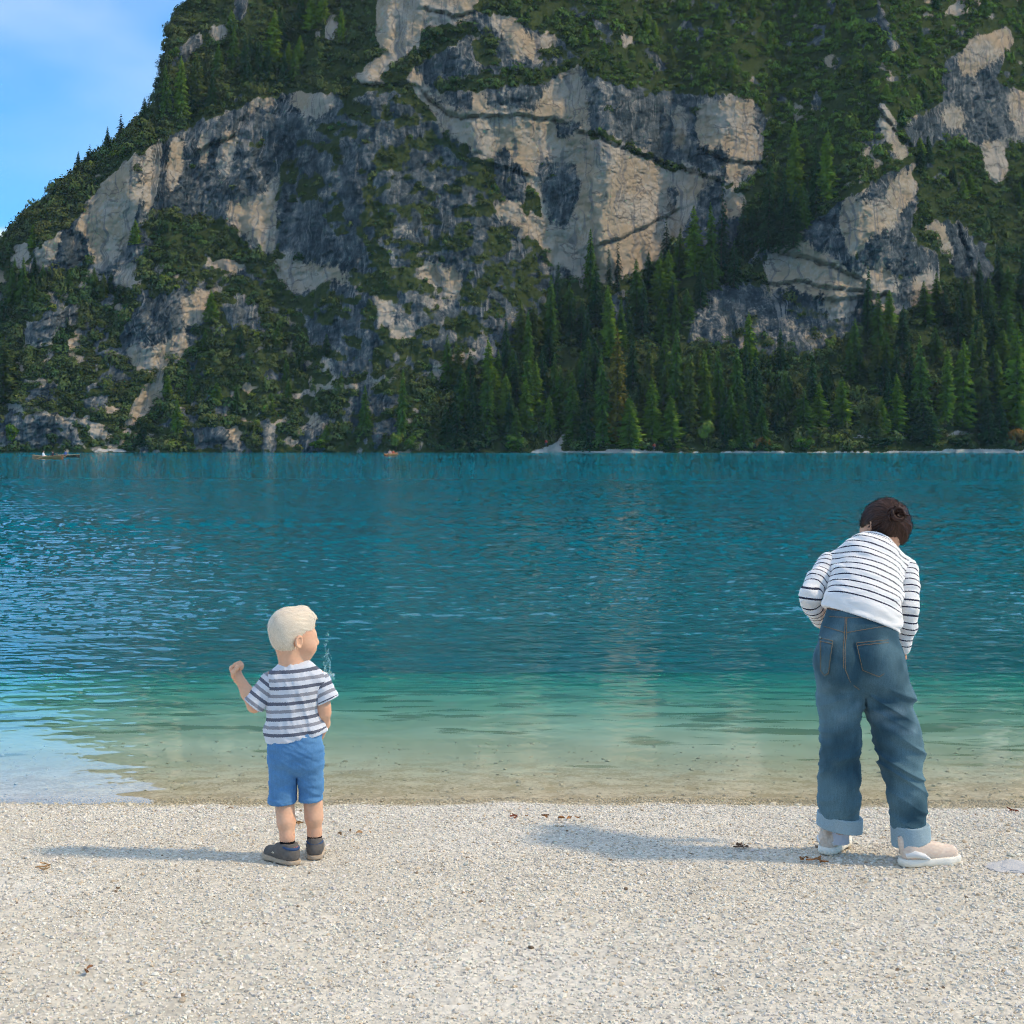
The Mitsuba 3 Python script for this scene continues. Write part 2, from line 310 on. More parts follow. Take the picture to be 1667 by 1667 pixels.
def build_cliff():
    run = np.full(PX.shape, 0.28)
    for c, k in (('T', 0.2), ('M', 0.5), ('V', 0.72), ('F', 1.1), ('S', 0.85), ('W', 2.0)):
        run[KIND == c] = k
    run = gaussian_filter(run, (5, 9))
    D = np.empty(PX.shape)
    D[0] = 325 + 4 * np.sin(COLS / 260.0) + np.clip(650 - COLS, 0, 900) * 0.012 + n2(COLS / 40.0, 0, 51, 3) * 5
    t = (HY - PY) / F
    for i in range(1, NR):
        dt = t[i] - t[i - 1]
        D[i] = D[i - 1] * (1 + run[i] * dt / (1 - run[i] * t[i]))
    D = gaussian_filter(D, (2, 7))
    rocky = gaussian_filter(1 - np.clip(VEG, 0, 1), 2)
    D += -16 * np.exp(-((PX - 800) / 190) ** 2) * RAMP * 1.3 - 12 * np.exp(-((PX - 1420) / 120) ** 2) * np.clip(RAMP * 2, 0, 1) + 10 * np.exp(-((PX - 470) / 60) ** 2) * RAMP
    D += (0.5 + 0.5 * rocky) * (n2(PX / 70, PY / 150, 60, 3) * 13 + n2(PX / 18, PY / 45, 61, 3) * 3.4) + rocky * (1 - 0.55 * np.clip(TAN, 0, 1)) * (n2(PX / 7, PY / 9, 62, 3) * 1.8 - 2.4 * np.minimum(np.abs(n2(PX / 26 + PY / 70, PY / 22, 64, 4)), 0.12) * 4)
    D += (1 - rocky) * (n2(PX / 22, PY / 16, 63, 3) * 5)
    jx, jy = PX + n2(PX / 16, PY / 16, 80, 4) * 16, PY + n2(PX / 16, PY / 16, 81, 4) * 16
    for text in CRACKS:
        line = polygon(text)
        best = np.full(PX.shape, 1e9); side = np.zeros(PX.shape)
        for (x0, y0), (x1, y1) in zip(line[:-1], line[1:]):
            dx, dy = x1 - x0, y1 - y0
            s = np.clip(((jx - x0) * dx + (jy - y0) * dy) / (dx * dx + dy * dy), 0, 1)
            d = np.hypot(jx - x0 - s * dx, jy - y0 - s * dy)
            near = d < best
            best = np.where(near, d, best)
            side = np.where(near, np.sign(dx * (jy - y0) - dy * (jx - x0)) * np.sign(dx), side)
        D += 2.0 * np.exp(-(best / 1.9) ** 2) - 1.2 * (side < 0) * np.exp(-best / 22)
    # the shoulder that turns away behind the skyline
    edge = np.clip((RAMP - 0.97) / 0.03, 0, 1)
    D += edge ** 2 * 14
    return D


DEPTH = build_cliff()


def cliff_point(px, py, lift=0.0):
    """The point of the mountain's face that the photograph shows at (px, py)."""
    c = np.interp(px, COLS, np.arange(len(COLS)))
    top = np.interp(px, COLS, TOP)
    r = np.clip((738.5 - np.asarray(py, float)) / (738.5 - top), 0, 1) * (NR - 1)
    y = map_coordinates(DEPTH, [np.atleast_1d(r), np.atleast_1d(c)], order=1, mode='nearest')
    x = (np.atleast_1d(px) - CX) / F * y
    z = CZ - (np.clip(np.atleast_1d(py), np.atleast_1d(top), 738.5) - HY) / F * y
    return np.stack([x, y, z + lift], -1)


def mask_at(mask, px, py):
    c = np.interp(px, COLS, np.arange(len(COLS)))
    r = np.clip((738.5 - np.asarray(py, float)) / (738.5 - np.interp(px, COLS, TOP)), 0, 1) * (NR - 1)
    return map_coordinates(mask, [np.atleast_1d(r), np.atleast_1d(c)], order=1, mode='nearest')


def rock_color(p, n, uv):
    tan, veg = uv.x, uv.y
    wob = (noise(p.x * 0.35, p.z * 0.35, 2.0) - 0.5) * 2.2
    streak = 0.55 * noise((p.x + wob) * 1.5, p.z * 0.09, 0.0) + 0.45 * noise((p.x + wob) * 4.0, p.z * 0.22, 7.0)
    blot = fbm(p.x * 0.16, p.z * 0.16, 4.0, 4)
    fine = fbm(p.x * 1.6, p.z * 1.6, p.y * 1.6, 3)
    mott = fbm(p.x * 0.55, p.z * 0.40, 11.0, 4)
    grey = mix([0.022, 0.036, 0.044], [0.125, 0.145, 0.150], smoothstep(0.30, 0.85, streak * 0.30 + blot * 0.35 + mott * 0.45 + (fine - 0.5) * 0.35))
    drip = smoothstep(0.60, 0.76, noise((p.x + wob) * 2.6, p.z * 0.11, 5.0) * 0.75 + noise(p.x * 6.0, p.z * 0.5, 6.0) * 0.25) * smoothstep(0.40, 0.62, mott * 0.5 + fbm(p.x * 0.1, p.z * 0.14, 21.0, 3) * 0.5)
    grey = mix(grey, [0.22, 0.215, 0.20], drip * 0.8)
    crack = smoothstep(0.045, 0.0, dr.abs(fbm(p.x * 0.22 + 0.3 * p.z * 0.22, p.z * 0.34, 31.0, 4) - 0.5)) * smoothstep(0.45, 0.6, fbm(p.x * 0.2, p.z * 0.2, 41.0, 2))
    light = mix([0.325, 0.262, 0.182], [0.335, 0.300, 0.245], smoothstep(0.35, 0.65, blot + (fine - 0.5) * 0.5))
    light = mix(light, [0.37, 0.27, 0.17], smoothstep(0.62, 0.78, fbm(p.x * 0.11 + 9, p.z * 0.11, 8.0, 3)) * 0.55)
    light = light * (0.86 + 0.26 * fine)
    light = mix(light, [0.13, 0.135, 0.14], smoothstep(0.60, 0.74, streak) * 0.65)
    m = smoothstep(0.14, 0.42, tan + (fine - 0.5) * 0.5 + (streak - 0.5) * 0.45 + (mott - 0.5) * 0.6 + (blot - 0.5) * 0.35)
    light = mix(light, [0.10, 0.09, 0.08], crack * 0.7)
    rock = mix(grey, light, m)
    rock = mix(rock, mi.Color3f(0.50, 0.47, 0.42) * (0.75 + 0.4 * fine), smoothstep(1.25, 1.6, tan))
    soil = mix([0.022, 0.040, 0.014], [0.062, 0.078, 0.026], fine)
    return mix(rock, soil, smoothstep(0.3, 0.6, veg + (fine - 0.5) * 0.5))


def cliff_relief(p, n, uv):
    ridge = dr.abs(fbm(p.x * 0.30 + p.z * 0.12, p.z * 0.42, p.y * 0.2, 4) - 0.5) + 0.6 * dr.abs(fbm(p.x * 0.8, p.z * 0.9 - p.x * 0.3, 5.0, 3) - 0.5)
    return 0.6 * fbm(p.x * 0.9, p.z * 0.9, p.y * 0.9, 4) + (3.0 - 1.5 * dr.minimum(uv.x, 1.0)) * dr.minimum(ridge, 0.22)


def cliff_mesh():
    z = CZ - (PY - HY) / F * DEPTH
    x = (PX - CX) / F * DEPTH
    foot_y, foot_x, foot_z = DEPTH[:1] - 1.5, x[:1], z[:1] * 0 - 12.0
    back = [(x[-1:] * (1 + 0.1 * k), DEPTH[-1:] + 60.0 * k, z[-1:] - 8.0 * k * k) for k in (1, 2, 4)]
    X = np.vstack([foot_x, x] + [b[0] for b in back]); Y = np.vstack([foot_y, DEPTH] + [b[1] for b in back]); Z = np.vstack([foot_z, z] + [b[2] for b in back])
    pad = lambda m: np.vstack([m[:1], m, m[-1:], m[-1:], m[-1:]])
    return np.stack([X, Y, Z], -1).reshape(-1, 3), grid_faces(*X.shape), np.stack([pad(TAN), pad(VEG)], -1).reshape(-1, 2)


cv, cf, cuv = cliff_mesh()
scene['mountain'] = mikit.ply((cv, cf), {'type': 'twosided', 'bsdf': {'type': 'bumpmap', 'arbitrary': mikit.proc(cliff_relief, eps=0.08), 'scale': 1.0,
                              'bsdf': {'type': 'diffuse', 'reflectance': mikit.proc(rock_color)}}}, smooth=True, uv=cuv)
struct('mountain', 'steep limestone mountain with tan and grey cliffs between dark scrub', 'mountain')


# ---------------------------------------------------------------- scrub, trees and shrubs on the mountain
scene['foliage'] = {'type': 'twosided', 'bsdf': {'type': 'diffuse', 'reflectance': {'type': 'mesh_attribute', 'name': 'vertex_color'}}}
scene['bark'] = diffuse(0.10, 0.075, 0.055)


def leaf_tris(centers, normals, sizes, rng, cols):
    """One small three-cornered spray of leaves at each centre."""
    n = len(centers)
    a = np.cross(normals, rng.normal(size=(n, 3)))
    a /= np.linalg.norm(a, axis=1, keepdims=True) + 1e-9
    b = np.cross(normals, a)
    s = np.asarray(sizes)[:, None]
    v = np.stack([centers + a * s, centers - a * s * 0.5 + b * s * 0.8, centers - a * s * 0.5 - b * s * 0.8], 1).reshape(-1, 3)
    return v, np.arange(3 * n).reshape(-1, 3), np.repeat(cols, 3, 0), np.repeat(normals / np.linalg.norm(normals, axis=1, keepdims=True), 3, 0)


def leafy(v, f, col, nrm):
    """Foliage whose little faces share the outward direction of the spray that they belong to."""
    path = meshkit.write_ply((v, f), False, color=np.clip(col, 0, 1), normals=nrm / np.linalg.norm(nrm, axis=1, keepdims=True))
    return {'type': 'ply', 'filename': path, 'face_normals': False, 'bsdf': {'type': 'ref', 'id': 'foliage'}}


def sphere_dirs(n, rng, up=-0.3):
    d = rng.normal(size=(4 * n, 3))
    d /= np.linalg.norm(d, axis=1, keepdims=True)
    return d[d[:, 2] > up][:n]


def build_scrub():
    rng = np.random.default_rng(77)
    n = 24000
    px = rng.uniform(-60, 1730, n)
    top = np.interp(px, COLS, TOP)
    py = rng.uniform(np.maximum(top, -50), 734)
    veg = mask_at(VEG, px, py)
    forest = mask_at((KIND == 'F').astype(float), px, py)
    keep = rng.random(n) < np.clip((veg - 0.25) * 1.5, 0, 1) * (0.75 - 0.25 * forest)
    px, py = px[keep], py[keep]
    edge = rng.uniform(0, 1700, 900) * np.where(np.arange(900) < 620, 0.19, 1)
    px = np.concatenate([px, edge]); py = np.concatenate([py, np.interp(edge, COLS, TOP) + rng.uniform(0, 7, 900)])
    P = cliff_point(px, py)
    N = len(P)
    tone = n2(px / 45, py / 35, 71, 4) + 0.5
    upper = np.clip((px - 700) / 500, 0, 1) * np.clip((420 - py) / 300, 0, 1)
    V, Fc, C, NN = [], [], [], []
    at_v = 0
    blobs = []
    for k in range(12):
        m, lo, hi = (34, 0.24, 0.42) if k < 6 else (118, 0.11, 0.21)
        d = sphere_dirs(m, rng)
        lump = 1 + 0.28 * np.sin(d[:, :1] * 5 + k) * np.cos(d[:, 1:2] * 4 + 2 * k)
        c = d * np.array([1, 1, 0.75]) * rng.uniform(0.6, 1.0, (m, 1)) * lump
        v, f, cc, nn = leaf_tris(c, d + rng.normal(0, 0.3, d.shape) + [0, 0, 0.25], rng.uniform(lo, hi, m), rng, rng.uniform(0.75, 1.3, (m, 1)))
        blobs.append((v, f, cc, nn))
    mixed = mask_at((KIND == 'M').astype(float), px, py)
    r = np.clip(rng.lognormal(0.05, 0.42, N), 0.45, 2.3) * (1 - 0.4 * mixed)
    tallness = np.where(rng.random(N) < 0.3, rng.uniform(1.2, 1.9, N), rng.uniform(0.6, 1.1, N)) 
    ang = rng.uniform(0, 6.28, N)
    dark, olive, fresh = np.array([0.034, 0.068, 0.024]), np.array([0.084, 0.094, 0.030]), np.array([0.064, 0.120, 0.020])
    for i in range(N):
        v, f, cc, nn = blobs[i % 6 + (6 if r[i] > 1.15 else 0)]
        ca, sa = math.cos(ang[i]), math.sin(ang[i])
        w = np.stack([v[:, 0] * ca - v[:, 1] * sa, v[:, 0] * sa + v[:, 1] * ca, v[:, 2] * tallness[i]], 1) * r[i]
        t = np.clip((tone[i] - 0.35) * 2.6, 0, 1)
        base = dark * (1 - t) + olive * t
        g = np.clip(upper[i] * 0.9 + (0.25 if rng.random() < 0.12 else 0), 0, 1)
        base = base * (1 - g) + fresh * g
        if rng.random() < 0.02:
            base = np.array([0.09, 0.12, 0.02])
        V.append(w + P[i] + [0, 0, r[i] * 0.25]); Fc.append(f + at_v); C.append(base[None] * cc * rng.uniform(0.6, 1.6))
        NN.append(np.stack([nn[:, 0] * ca - nn[:, 1] * sa, nn[:, 0] * sa + nn[:, 1] * ca, nn[:, 2]], 1))
        at_v += len(v)
    return leafy(np.concatenate(V), np.concatenate(Fc), np.concatenate(C), np.concatenate(NN))


scene['scrub'] = build_scrub()
tag('scrub', 'dark green dwarf pine scrub covering ledges and slopes of the mountain', 'scrub', kind='stuff')


def conifer(seed, col, droop, taper, levels, full, jitter):
    """A conifer of height 1 and radius 1: whorls of drooping boughs, each a few sprays of needles."""
    rng = np.random.default_rng(seed)
    C, Nn, S, K = [], [], [], []
    for i in range(levels):
        u = i / (levels - 1)
        z = 0.06 + 0.92 * u ** 0.92
        r = (1 - u) ** taper * (0.75 + 0.25 * min(1, u * 6)) * rng.uniform(0.82, 1.12) + 0.04
        k = 8 if u < 0.7 else 6
        off = rng.uniform(0, 6.28)
        for b in range(k):
            if rng.random() > full:
                continue
            a = off + 6.283 * b / k + rng.normal(0, 0.2)
            rr = r * rng.uniform(0.65, 1.12)
            tone = rng.uniform(0.62, 1.38)
            m = 5 if rr > 0.3 else 3
            for q in range(m):
                s = (q + 0.8) / m
                C.append([math.cos(a) * rr * s, math.sin(a) * rr * s, z - droop * rr * s + rng.normal(0, 0.006)])
                Nn.append([math.cos(a) * 0.5 + rng.normal(0, jitter), math.sin(a) * 0.5 + rng.normal(0, jitter), 0.8])
                S.append((0.30 * rr + 0.05) * (1.25 - 0.7 * s))
                K.append(np.array(col) * tone * rng.uniform(0.85, 1.15))
    C, Nn, S, K = map(np.array, (C, Nn, S, K))
    n = len(C)
    a = np.stack([C[:, 0], C[:, 1], -droop * np.hypot(C[:, 0], C[:, 1])], 1)
    a /= np.linalg.norm(a, axis=1, keepdims=True) + 1e-9
    side = np.cross(Nn, a)
    side /= np.linalg.norm(side, axis=1, keepdims=True) + 1e-9
    # the sprays are long in the direction of the bough; z counts in heights, so it is squeezed
    sq = np.array([1, 1, 0.16])
    s = S[:, None]
    v = np.stack([C + a * s * 1.15 * sq, C - a * s * 0.7 * sq + side * s * 0.75 * sq, C - a * s * 0.7 * sq - side * s * 0.75 * sq, C - np.array([0, 0, 0.035]) * (0.4 + s), C + a * s * 0.8 * sq, C - a * s * 0.6 * sq], 1).reshape(-1, 3)
    f = np.concatenate([[[6 * i, 6 * i + 1, 6 * i + 2], [6 * i + 3, 6 * i + 4, 6 * i + 5]] for i in range(n)])
    out = np.stack([C[:, 0], C[:, 1], 0.25 + 0 * C[:, 0]], -1) + rng.normal(0, 0.12, C.shape)
    return leafy(v, f, np.repeat(K, 6, 0), np.repeat(out, 6, 0))


def broadleaf(seed, col):
    rng = np.random.default_rng(seed)
    V, Fc, C, NN, at_v = [], [], [], [], 0
    for k in range(9):
        c = np.array([rng.uniform(-0.55, 0.55), rng.uniform(-0.55, 0.55), rng.uniform(0.3, 0.82)])
        d = sphere_dirs(60, rng, -0.6)
        p = c + d * np.array([0.42, 0.42, 0.2]) * rng.uniform(0.7, 1.05, (60, 1))
        v, f, cc, nn = leaf_tris(p, d + rng.normal(0, 0.3, d.shape), rng.uniform(0.08, 0.13, 60), rng, np.array(col) * rng.uniform(0.6, 1.45, (60, 1)) * rng.uniform(0.8, 1.2))
        V.append(v); Fc.append(f + at_v); C.append(cc); NN.append(nn); at_v += len(v)
    return leafy(np.concatenate(V), np.concatenate(Fc), np.concatenate(C), np.concatenate(NN))


def trunk_mesh(twigs=0, top=0.97, seed=3):
    rng = np.random.default_rng(seed)
    parts = [trimesh.creation.cone(radius=0.085, height=top, sections=7)]
    for k in range(twigs):
        z, a = rng.uniform(0.2, 0.95), rng.uniform(0, 6.28)
        L = (1.05 - z) * rng.uniform(0.4, 0.9)
        c = trimesh.creation.cone(radius=0.035, height=1.0, sections=3)
        c.apply_scale([1, 1, L])
        c.apply_transform(trimesh.transformations.rotation_matrix(math.pi / 2, [0, 1, 0]))
        c.vertices[:, 2] *= 0.15
        c.vertices[:, 2] -= c.vertices[:, 0] * 0.10
        c.apply_transform(trimesh.transformations.rotation_matrix(a, [0, 0, 1]))
        c.apply_translation([0, 0, z])
        parts.append(c)
    return trimesh.util.concatenate(parts)


TRUNK = mikit.ply(trunk_mesh(), 'bark')
scene['dead_wood'] = diffuse(0.24, 0.22, 0.19)
SNAG = mikit.ply(trunk_mesh(70), 'dead_wood')
SPRUCE, MID, LARCH = (0.044, 0.094, 0.032), (0.094, 0.168, 0.028), (0.145, 0.225, 0.026)
KINDS = {
    'd': ('spruce_tree', [conifer(s, SPRUCE, 0.16, 0.80, 24, 0.9, 0.25) for s in (1, 2, 11)]),
    'm': ('spruce_tree', [conifer(s, MID, 0.12, 0.75, 24, 0.95, 0.3) for s in (3, 4, 12)]),
    's': ('spruce_tree', [conifer(8, (0.034, 0.070, 0.034), 0.2, 0.85, 17, 0.62, 0.25)]),
    'l': ('larch_tree', [conifer(s, LARCH, 0.05, 0.68, 26, 0.95, 0.5) for s in (5, 6, 13)]),
    'y': ('larch_tree', [conifer(9, (0.17, 0.135, 0.022), 0.06, 0.72, 26, 0.92, 0.5)]),
    'p': ('larch_tree', [conifer(10, (0.105, 0.135, 0.030), 0.05, 0.7, 24, 0.9, 0.5)]),
}
LEAFY = {'g': broadleaf(21, (0.055, 0.105, 0.016)), 'o': broadleaf(22, (0.20, 0.10, 0.025)), 'b': broadleaf(23, (0.12, 0.16, 0.03)), 'e': broadleaf(24, (0.022, 0.045, 0.018))}
tree_count = [0]


def place_tree(px, py, top, width, kind, label, group=None):
    P = cliff_point(px, py)[0]
    m = P[1] / F
    h, r = (py - top) * m, width * m * 0.74
    name, meshes = KINDS[kind]
    key = numbered(name)
    tree_count[0] += 1
    i = tree_count[0]
    to = T().translate(P - [0, 0, 0.4]).rotate([0, 0, 1], 137.5 * i).rotate([1, 0, 0], 2.5 * math.sin(i * 1.7)).scale([r, r, h])
    scene[key + '__trunk'] = {**TRUNK, 'to_world': to}
    scene[key + '__crown'] = {**meshes[i % len(meshes)], 'to_world': to}
    tag(key, label, 'tree', group)
    return key


NAMED_TREES = [
    # (x, foot, top, width, kind, label)
    (1412, 540, 432, 20, 'd', 'narrow dark spruce standing alone against the pale right-hand cliff'),
    (1005, 470, 386, 18, 's', 'taller of two thin spruces in front of the big tan cliff'),
    (993, 470, 398, 15, 's', 'shorter of two thin spruces in front of the big tan cliff'),
    (1085, 432, 352, 24, 's', 'sparse dark spruce at the right edge of the big tan cliff'),
    (1131, 450, 332, 32, 'l', 'bright green larch left of the tall dark spruce under the cliff crack'),
    (1160, 450, 325, 26, 'm', 'green spruce touching the tall dark spruce under the cliff crack'),
    (1173, 450, 284, 30, 's', 'tallest dark spruce under the slanting crack of the cliff'),
    (1209, 420, 320, 26, 'd', 'dark spruce right of the tallest spruce under the cliff crack'),
    (1294, 330, 190, 30, 'l', 'bright narrow larch high in the gully, the taller of two'),
    (1344, 330, 206, 30, 'l', 'green larch high in the gully, right of the brighter one'),
    (1006, 722, 530, 36, 'y', 'tall orange-yellow larch in the middle of the lakeside forest'),
    (982, 725, 568, 32, 'm', 'olive spruce just left of the tall orange-yellow larch'),
    (894, 706, 640, 19, 'l', 'small vivid green larch behind the white gravel tongue'),
    (935, 720, 602, 34, 'm', 'green spruce rising over the white gravel tongue on the far shore'),
    (1271, 604, 530, 22, 'd', 'nearly black spruce in front of the grey scree'),
    (1098, 692, 527, 32, 'm', 'tall spruce at the left end of the grey scree'),
    (1655, 705, 522, 46, 'l', 'large bright larch at the far right edge of the picture'),
    (1567, 695, 545, 38, 'l', 'bright pointed larch second from the right edge'),
    (1539, 692, 562, 28, 'l', 'slim larch just left of the bright pointed larch'),
    (1501, 702, 542, 36, 'm', 'tall green tree third in the row of right-hand larches'),
    (1461, 702, 604, 30, 'l', 'lower green larch in the right-hand forest beside the dark gap'),
    (1371, 692, 610, 32, 'l', 'single bright larch above the small grey boulder'),
    (1505, 716, 640, 46, 'd', 'broad dark spruce beside the shore path on the right'),
    (1597, 690, 500, 28, 'p', 'olive brown larch between two bright larches on the right'),
    (1427, 622, 547, 26, 'p', 'pale ragged larch at the upper edge of the right-hand forest'),
    (289, 706, 646, 20, 'l', 'bright green larch near the left shore, standing alone'),
    (233, 724, 684, 24, 'd', 'small dark spruce at the waterline behind the rowing boats'),
    (5, 655, 545, 50, 'p', 'light green larch cut by the left edge of the picture'),
    (221, 396, 354, 17, 'l', 'small green larch clinging to the tan wall on the left'),
    (55, 402, 360, 16, 'l', 'small larch on the left ridge below the skyline'),
    (170, 486, 442, 14, 'p', 'thin olive larch under the left tan wall'),
    (345, 522, 468, 20, 'l', 'green larch beside the streaked grey wall on the left'),
    (655, 712, 596, 20, 'm', 'slender spruce near the lake left of the forest'),
    (595, 704, 622, 22, 'm', 'dull green spruce left of the slender lakeside spruce'),
    (235, 204, 155, 18, 'd', 'dark spruce on the left skyline nearest the steep summit edge'),
    (195, 228, 178, 22, 's', 'tall thin spruce on the left skyline'),
    (175, 250, 203, 15, 'd', 'dark spruce on the left skyline just left of the tall thin one'),
    (146, 272, 232, 18, 's', 'ragged spruce halfway down the left skyline'),
    (127, 282, 243, 13, 'd', 'narrow spruce on the left skyline below the ragged one'),
    (92, 316, 296, 12, 's', 'tiny tree lowest on the left skyline'),
    (322, 172, 80, 28, 'p', 'bright yellow-green larch high on the left shoulder'),
    (295, 192, 88, 22, 'l', 'green larch left of the yellow-green one high on the left shoulder'),
    (271, 180, 100, 18, 'm', 'dark green tree at the edge of the steep left skyline'),
    (355, 124, 68, 20, 'm', 'spruce right of the yellow-green larch high on the left shoulder'),
    (444, 102, 14, 28, 'l', 'tall larch in the upper left forest below the top edge'),
    (508, 48, -12, 24, 'l', 'bright larch cut by the top edge of the picture'),
]
for t in NAMED_TREES:
    place_tree(*t)
snag = cliff_point(1094, 655)[0]
scene['dead_tree'] = {**SNAG, 'to_world': T().translate(snag).scale([10 * snag[1] / F, 10 * snag[1] / F, 95 * snag[1] / F])}
tag('dead_tree', 'bare grey dead spruce in the middle of the lakeside forest', 'tree')

MORE_TREES = [
    (896, 566, 442, 26, 'm'), (860, 602, 500, 20, 'm'), (995, 582, 460, 28, 'l'), (873, 682, 581, 26, 'l'), (857, 702, 610, 28, 'l'), (825, 692, 604, 26, 'l'), (791, 716, 593, 36, 'm'),
    (810, 642, 565, 20, 'm'), (953, 682, 555, 36, 'd'), (910, 692, 590, 26, 'm'), (757, 692, 600, 32, 'm'), (745, 724, 645, 34, 'd'), (770, 726, 640, 34, 'd'), (728, 722, 655, 30, 'd'),
    (1057, 642, 558, 18, 'p'), (1080, 662, 582, 22, 'm'), (1049, 692, 600, 24, 'p'), (1061, 722, 610, 34, 'l'), (1122, 702, 570, 30, 'p'), (1149, 662, 565, 26, 'l'), (1171, 682, 562, 28, 'm'),
    (1200, 682, 560, 32, 'm'), (1233, 682, 565, 30, 'd'), (1212, 642, 550, 24, 'd'), (1151, 692, 620, 24, 'l'), (1190, 716, 625, 28, 'm'), (1210, 726, 648, 32, 'm'), (1308, 712, 628, 38, 'm'),
    (1120, 522, 465, 24, 'm'), (1100, 542, 475, 20, 'm'), (1075, 502, 415, 32, 'l'), (1526, 502, 440, 24, 'm'), (1250, 402, 252, 36, 'd'), (1275, 402, 270, 32, 'd'), (1328, 352, 232, 28, 'd'), (1292, 402, 300, 30, 'd'),
    (1225, 402, 330, 26, 'd'), (1310, 372, 290, 26, 'm'), (381, 112, 40, 22, 'm'), (458, 82, 5, 22, 'd'), (400, 120, 50, 20, 'd'), (420, 130, 66, 20, 'd'), (480, 130, 75, 20, 'm'), (345, 178, 110, 20, 'd'), (310, 190, 130, 16, 'd'),
    (20, 502, 432, 20, 'm'), (38, 492, 415, 20, 'm'), (55, 500, 445, 18, 'm'), (8, 540, 470, 22, 'd'), (70, 470, 425, 14, 'm'), (990, 545, 470, 20, 'l'), (1020, 560, 480, 26, 'd'), (1045, 540, 455, 26, 'd'),
    (930, 560, 480, 22, 'd'), (970, 640, 545, 30, 'd'), (1030, 640, 545, 28, 'd'), (885, 650, 560, 26, 'd'), (842, 655, 570, 22, 'd'), (1140, 500, 425, 24, 'd'), (1160, 470, 405, 24, 'm'), (1195, 465, 385, 24, 'd'),
    (1636, 560, 470, 30, 'm'), (1600, 540, 465, 26, 'd'), (1560, 560, 480, 26, 'd'), (1640, 660, 580, 30, 'd'), (1610, 720, 640, 34, 'd'), (1440, 640, 570, 26, 'd'), (1480, 640, 560, 26, 'd'),
    (1400, 620, 560, 22, 'd'), (1345, 640, 580, 22, 'd'), (1265, 700, 630, 28, 'd'), (1285, 660, 600, 24, 'd'), (1240, 730, 655, 30, 'm'), (1180, 728, 670, 28, 'd'), (1095, 728, 640, 32, 'l'), (1025, 728, 640, 36, 'l'), (955, 728, 650, 30, 'd'),
]
LOOK = {'d': 'dark spruce', 'm': 'mid green spruce', 'l': 'fresh green larch', 'p': 'pale olive larch', 's': 'thin sparse spruce'}


def tree_words(x, y, k):
    """(label, group) of a tree that only its kind and the wood it stands in tell apart."""
    if y > 540 and x > 1330:
        wood = 'the lakeside forest right of the grey scree'
    elif y > 540 and x > 1040:
        wood = 'the lakeside forest below the grey scree'
    elif y > 540 and x > 690:
        wood = 'the lakeside forest behind the white gravel tongue'
    elif y > 540:
        wood = 'the scrubby lower slope left of the forest'
    elif x > 1330:
        wood = 'the green slope at the upper right' if y < 440 else 'the forest edge below the right-hand cliff'
    elif x > 930 and y < 160:
        wood = 'the green shelf above the big cliff'
    elif x > 1200:
        wood = 'the wooded gully between the two cliffs'
    elif x > 690:
        wood = 'the wooded slope at the foot of the big tan cliff'
    elif y < 220:
        wood = 'the steep wood on the upper left shoulder'
    else:
        wood = 'the ledge below the left tan wall'
    return f'{LOOK[k]} in {wood}', f'{LOOK[k]}s in {wood}'.replace('spruces', 'spruces').replace('larchs', 'larches')


for (x, f_, t_, w_, k_) in MORE_TREES:
    place_tree(x, f_, t_, w_, k_, *tree_words(x, f_, k_))


def scatter_trees():
    rng = np.random.default_rng(12)
    taken = [(t[0], t[1]) for t in NAMED_TREES] + [(t[0], t[1]) for t in MORE_TREES]
    zones = [('690,735 700,640 800,600 860,560 920,480 1050,450 1150,440 1180,470 1110,560 1180,585 1330,585 1400,550 1520,515 1667,450 1680,735', 92, (60, 105), 'dddmmmlp', 24),
             ('1180,0 1667,0 1667,60 1560,80 1520,180 1560,290 1667,300 1667,430 1560,340 1480,262 1400,250 1440,220 1400,140 1420,60', 22, (28, 52), 'dmml', 15),
             ('940,0 1420,0 1400,150 1240,150 1000,130 920,60', 20, (22, 42), 'mmlp', 14),
             ('300,20 560,-10 560,110 420,150 300,170', 14, (36, 60), 'ddml', 16),
             ('0,460 140,450 240,420 250,480 140,560 0,590', 8, (30, 50), 'dm', 15),
             ('320,540 560,560 640,610 560,640 560,725 330,720 240,650', 14, (26, 46), 'dml', 15)]
    for text, n, (lo, hi), kinds, w in zones:
        poly = polygon(text)
        a, b = poly.min(0), poly.max(0)
        got, tries = 0, 0
        while got < n and tries < 4000:
            tries += 1
            q = rng.uniform(a, b)
            if not inside(poly, q[:1], q[1:])[0] or q[1] > 731 or mask_at(VEG, q[0], q[1])[0] < 0.6:
                continue
            if min(abs(q[0] - x) / 13 + abs(q[1] - y) / 16 for x, y in taken) < 1:
                continue
            taken.append(tuple(q))
            got += 1
            h = rng.uniform(lo, hi)
            k = kinds[rng.integers(len(kinds))]
            place_tree(q[0], q[1], q[1] - h, w * rng.uniform(0.85, 1.25), k, *tree_words(q[0], q[1], k))


scatter_trees()

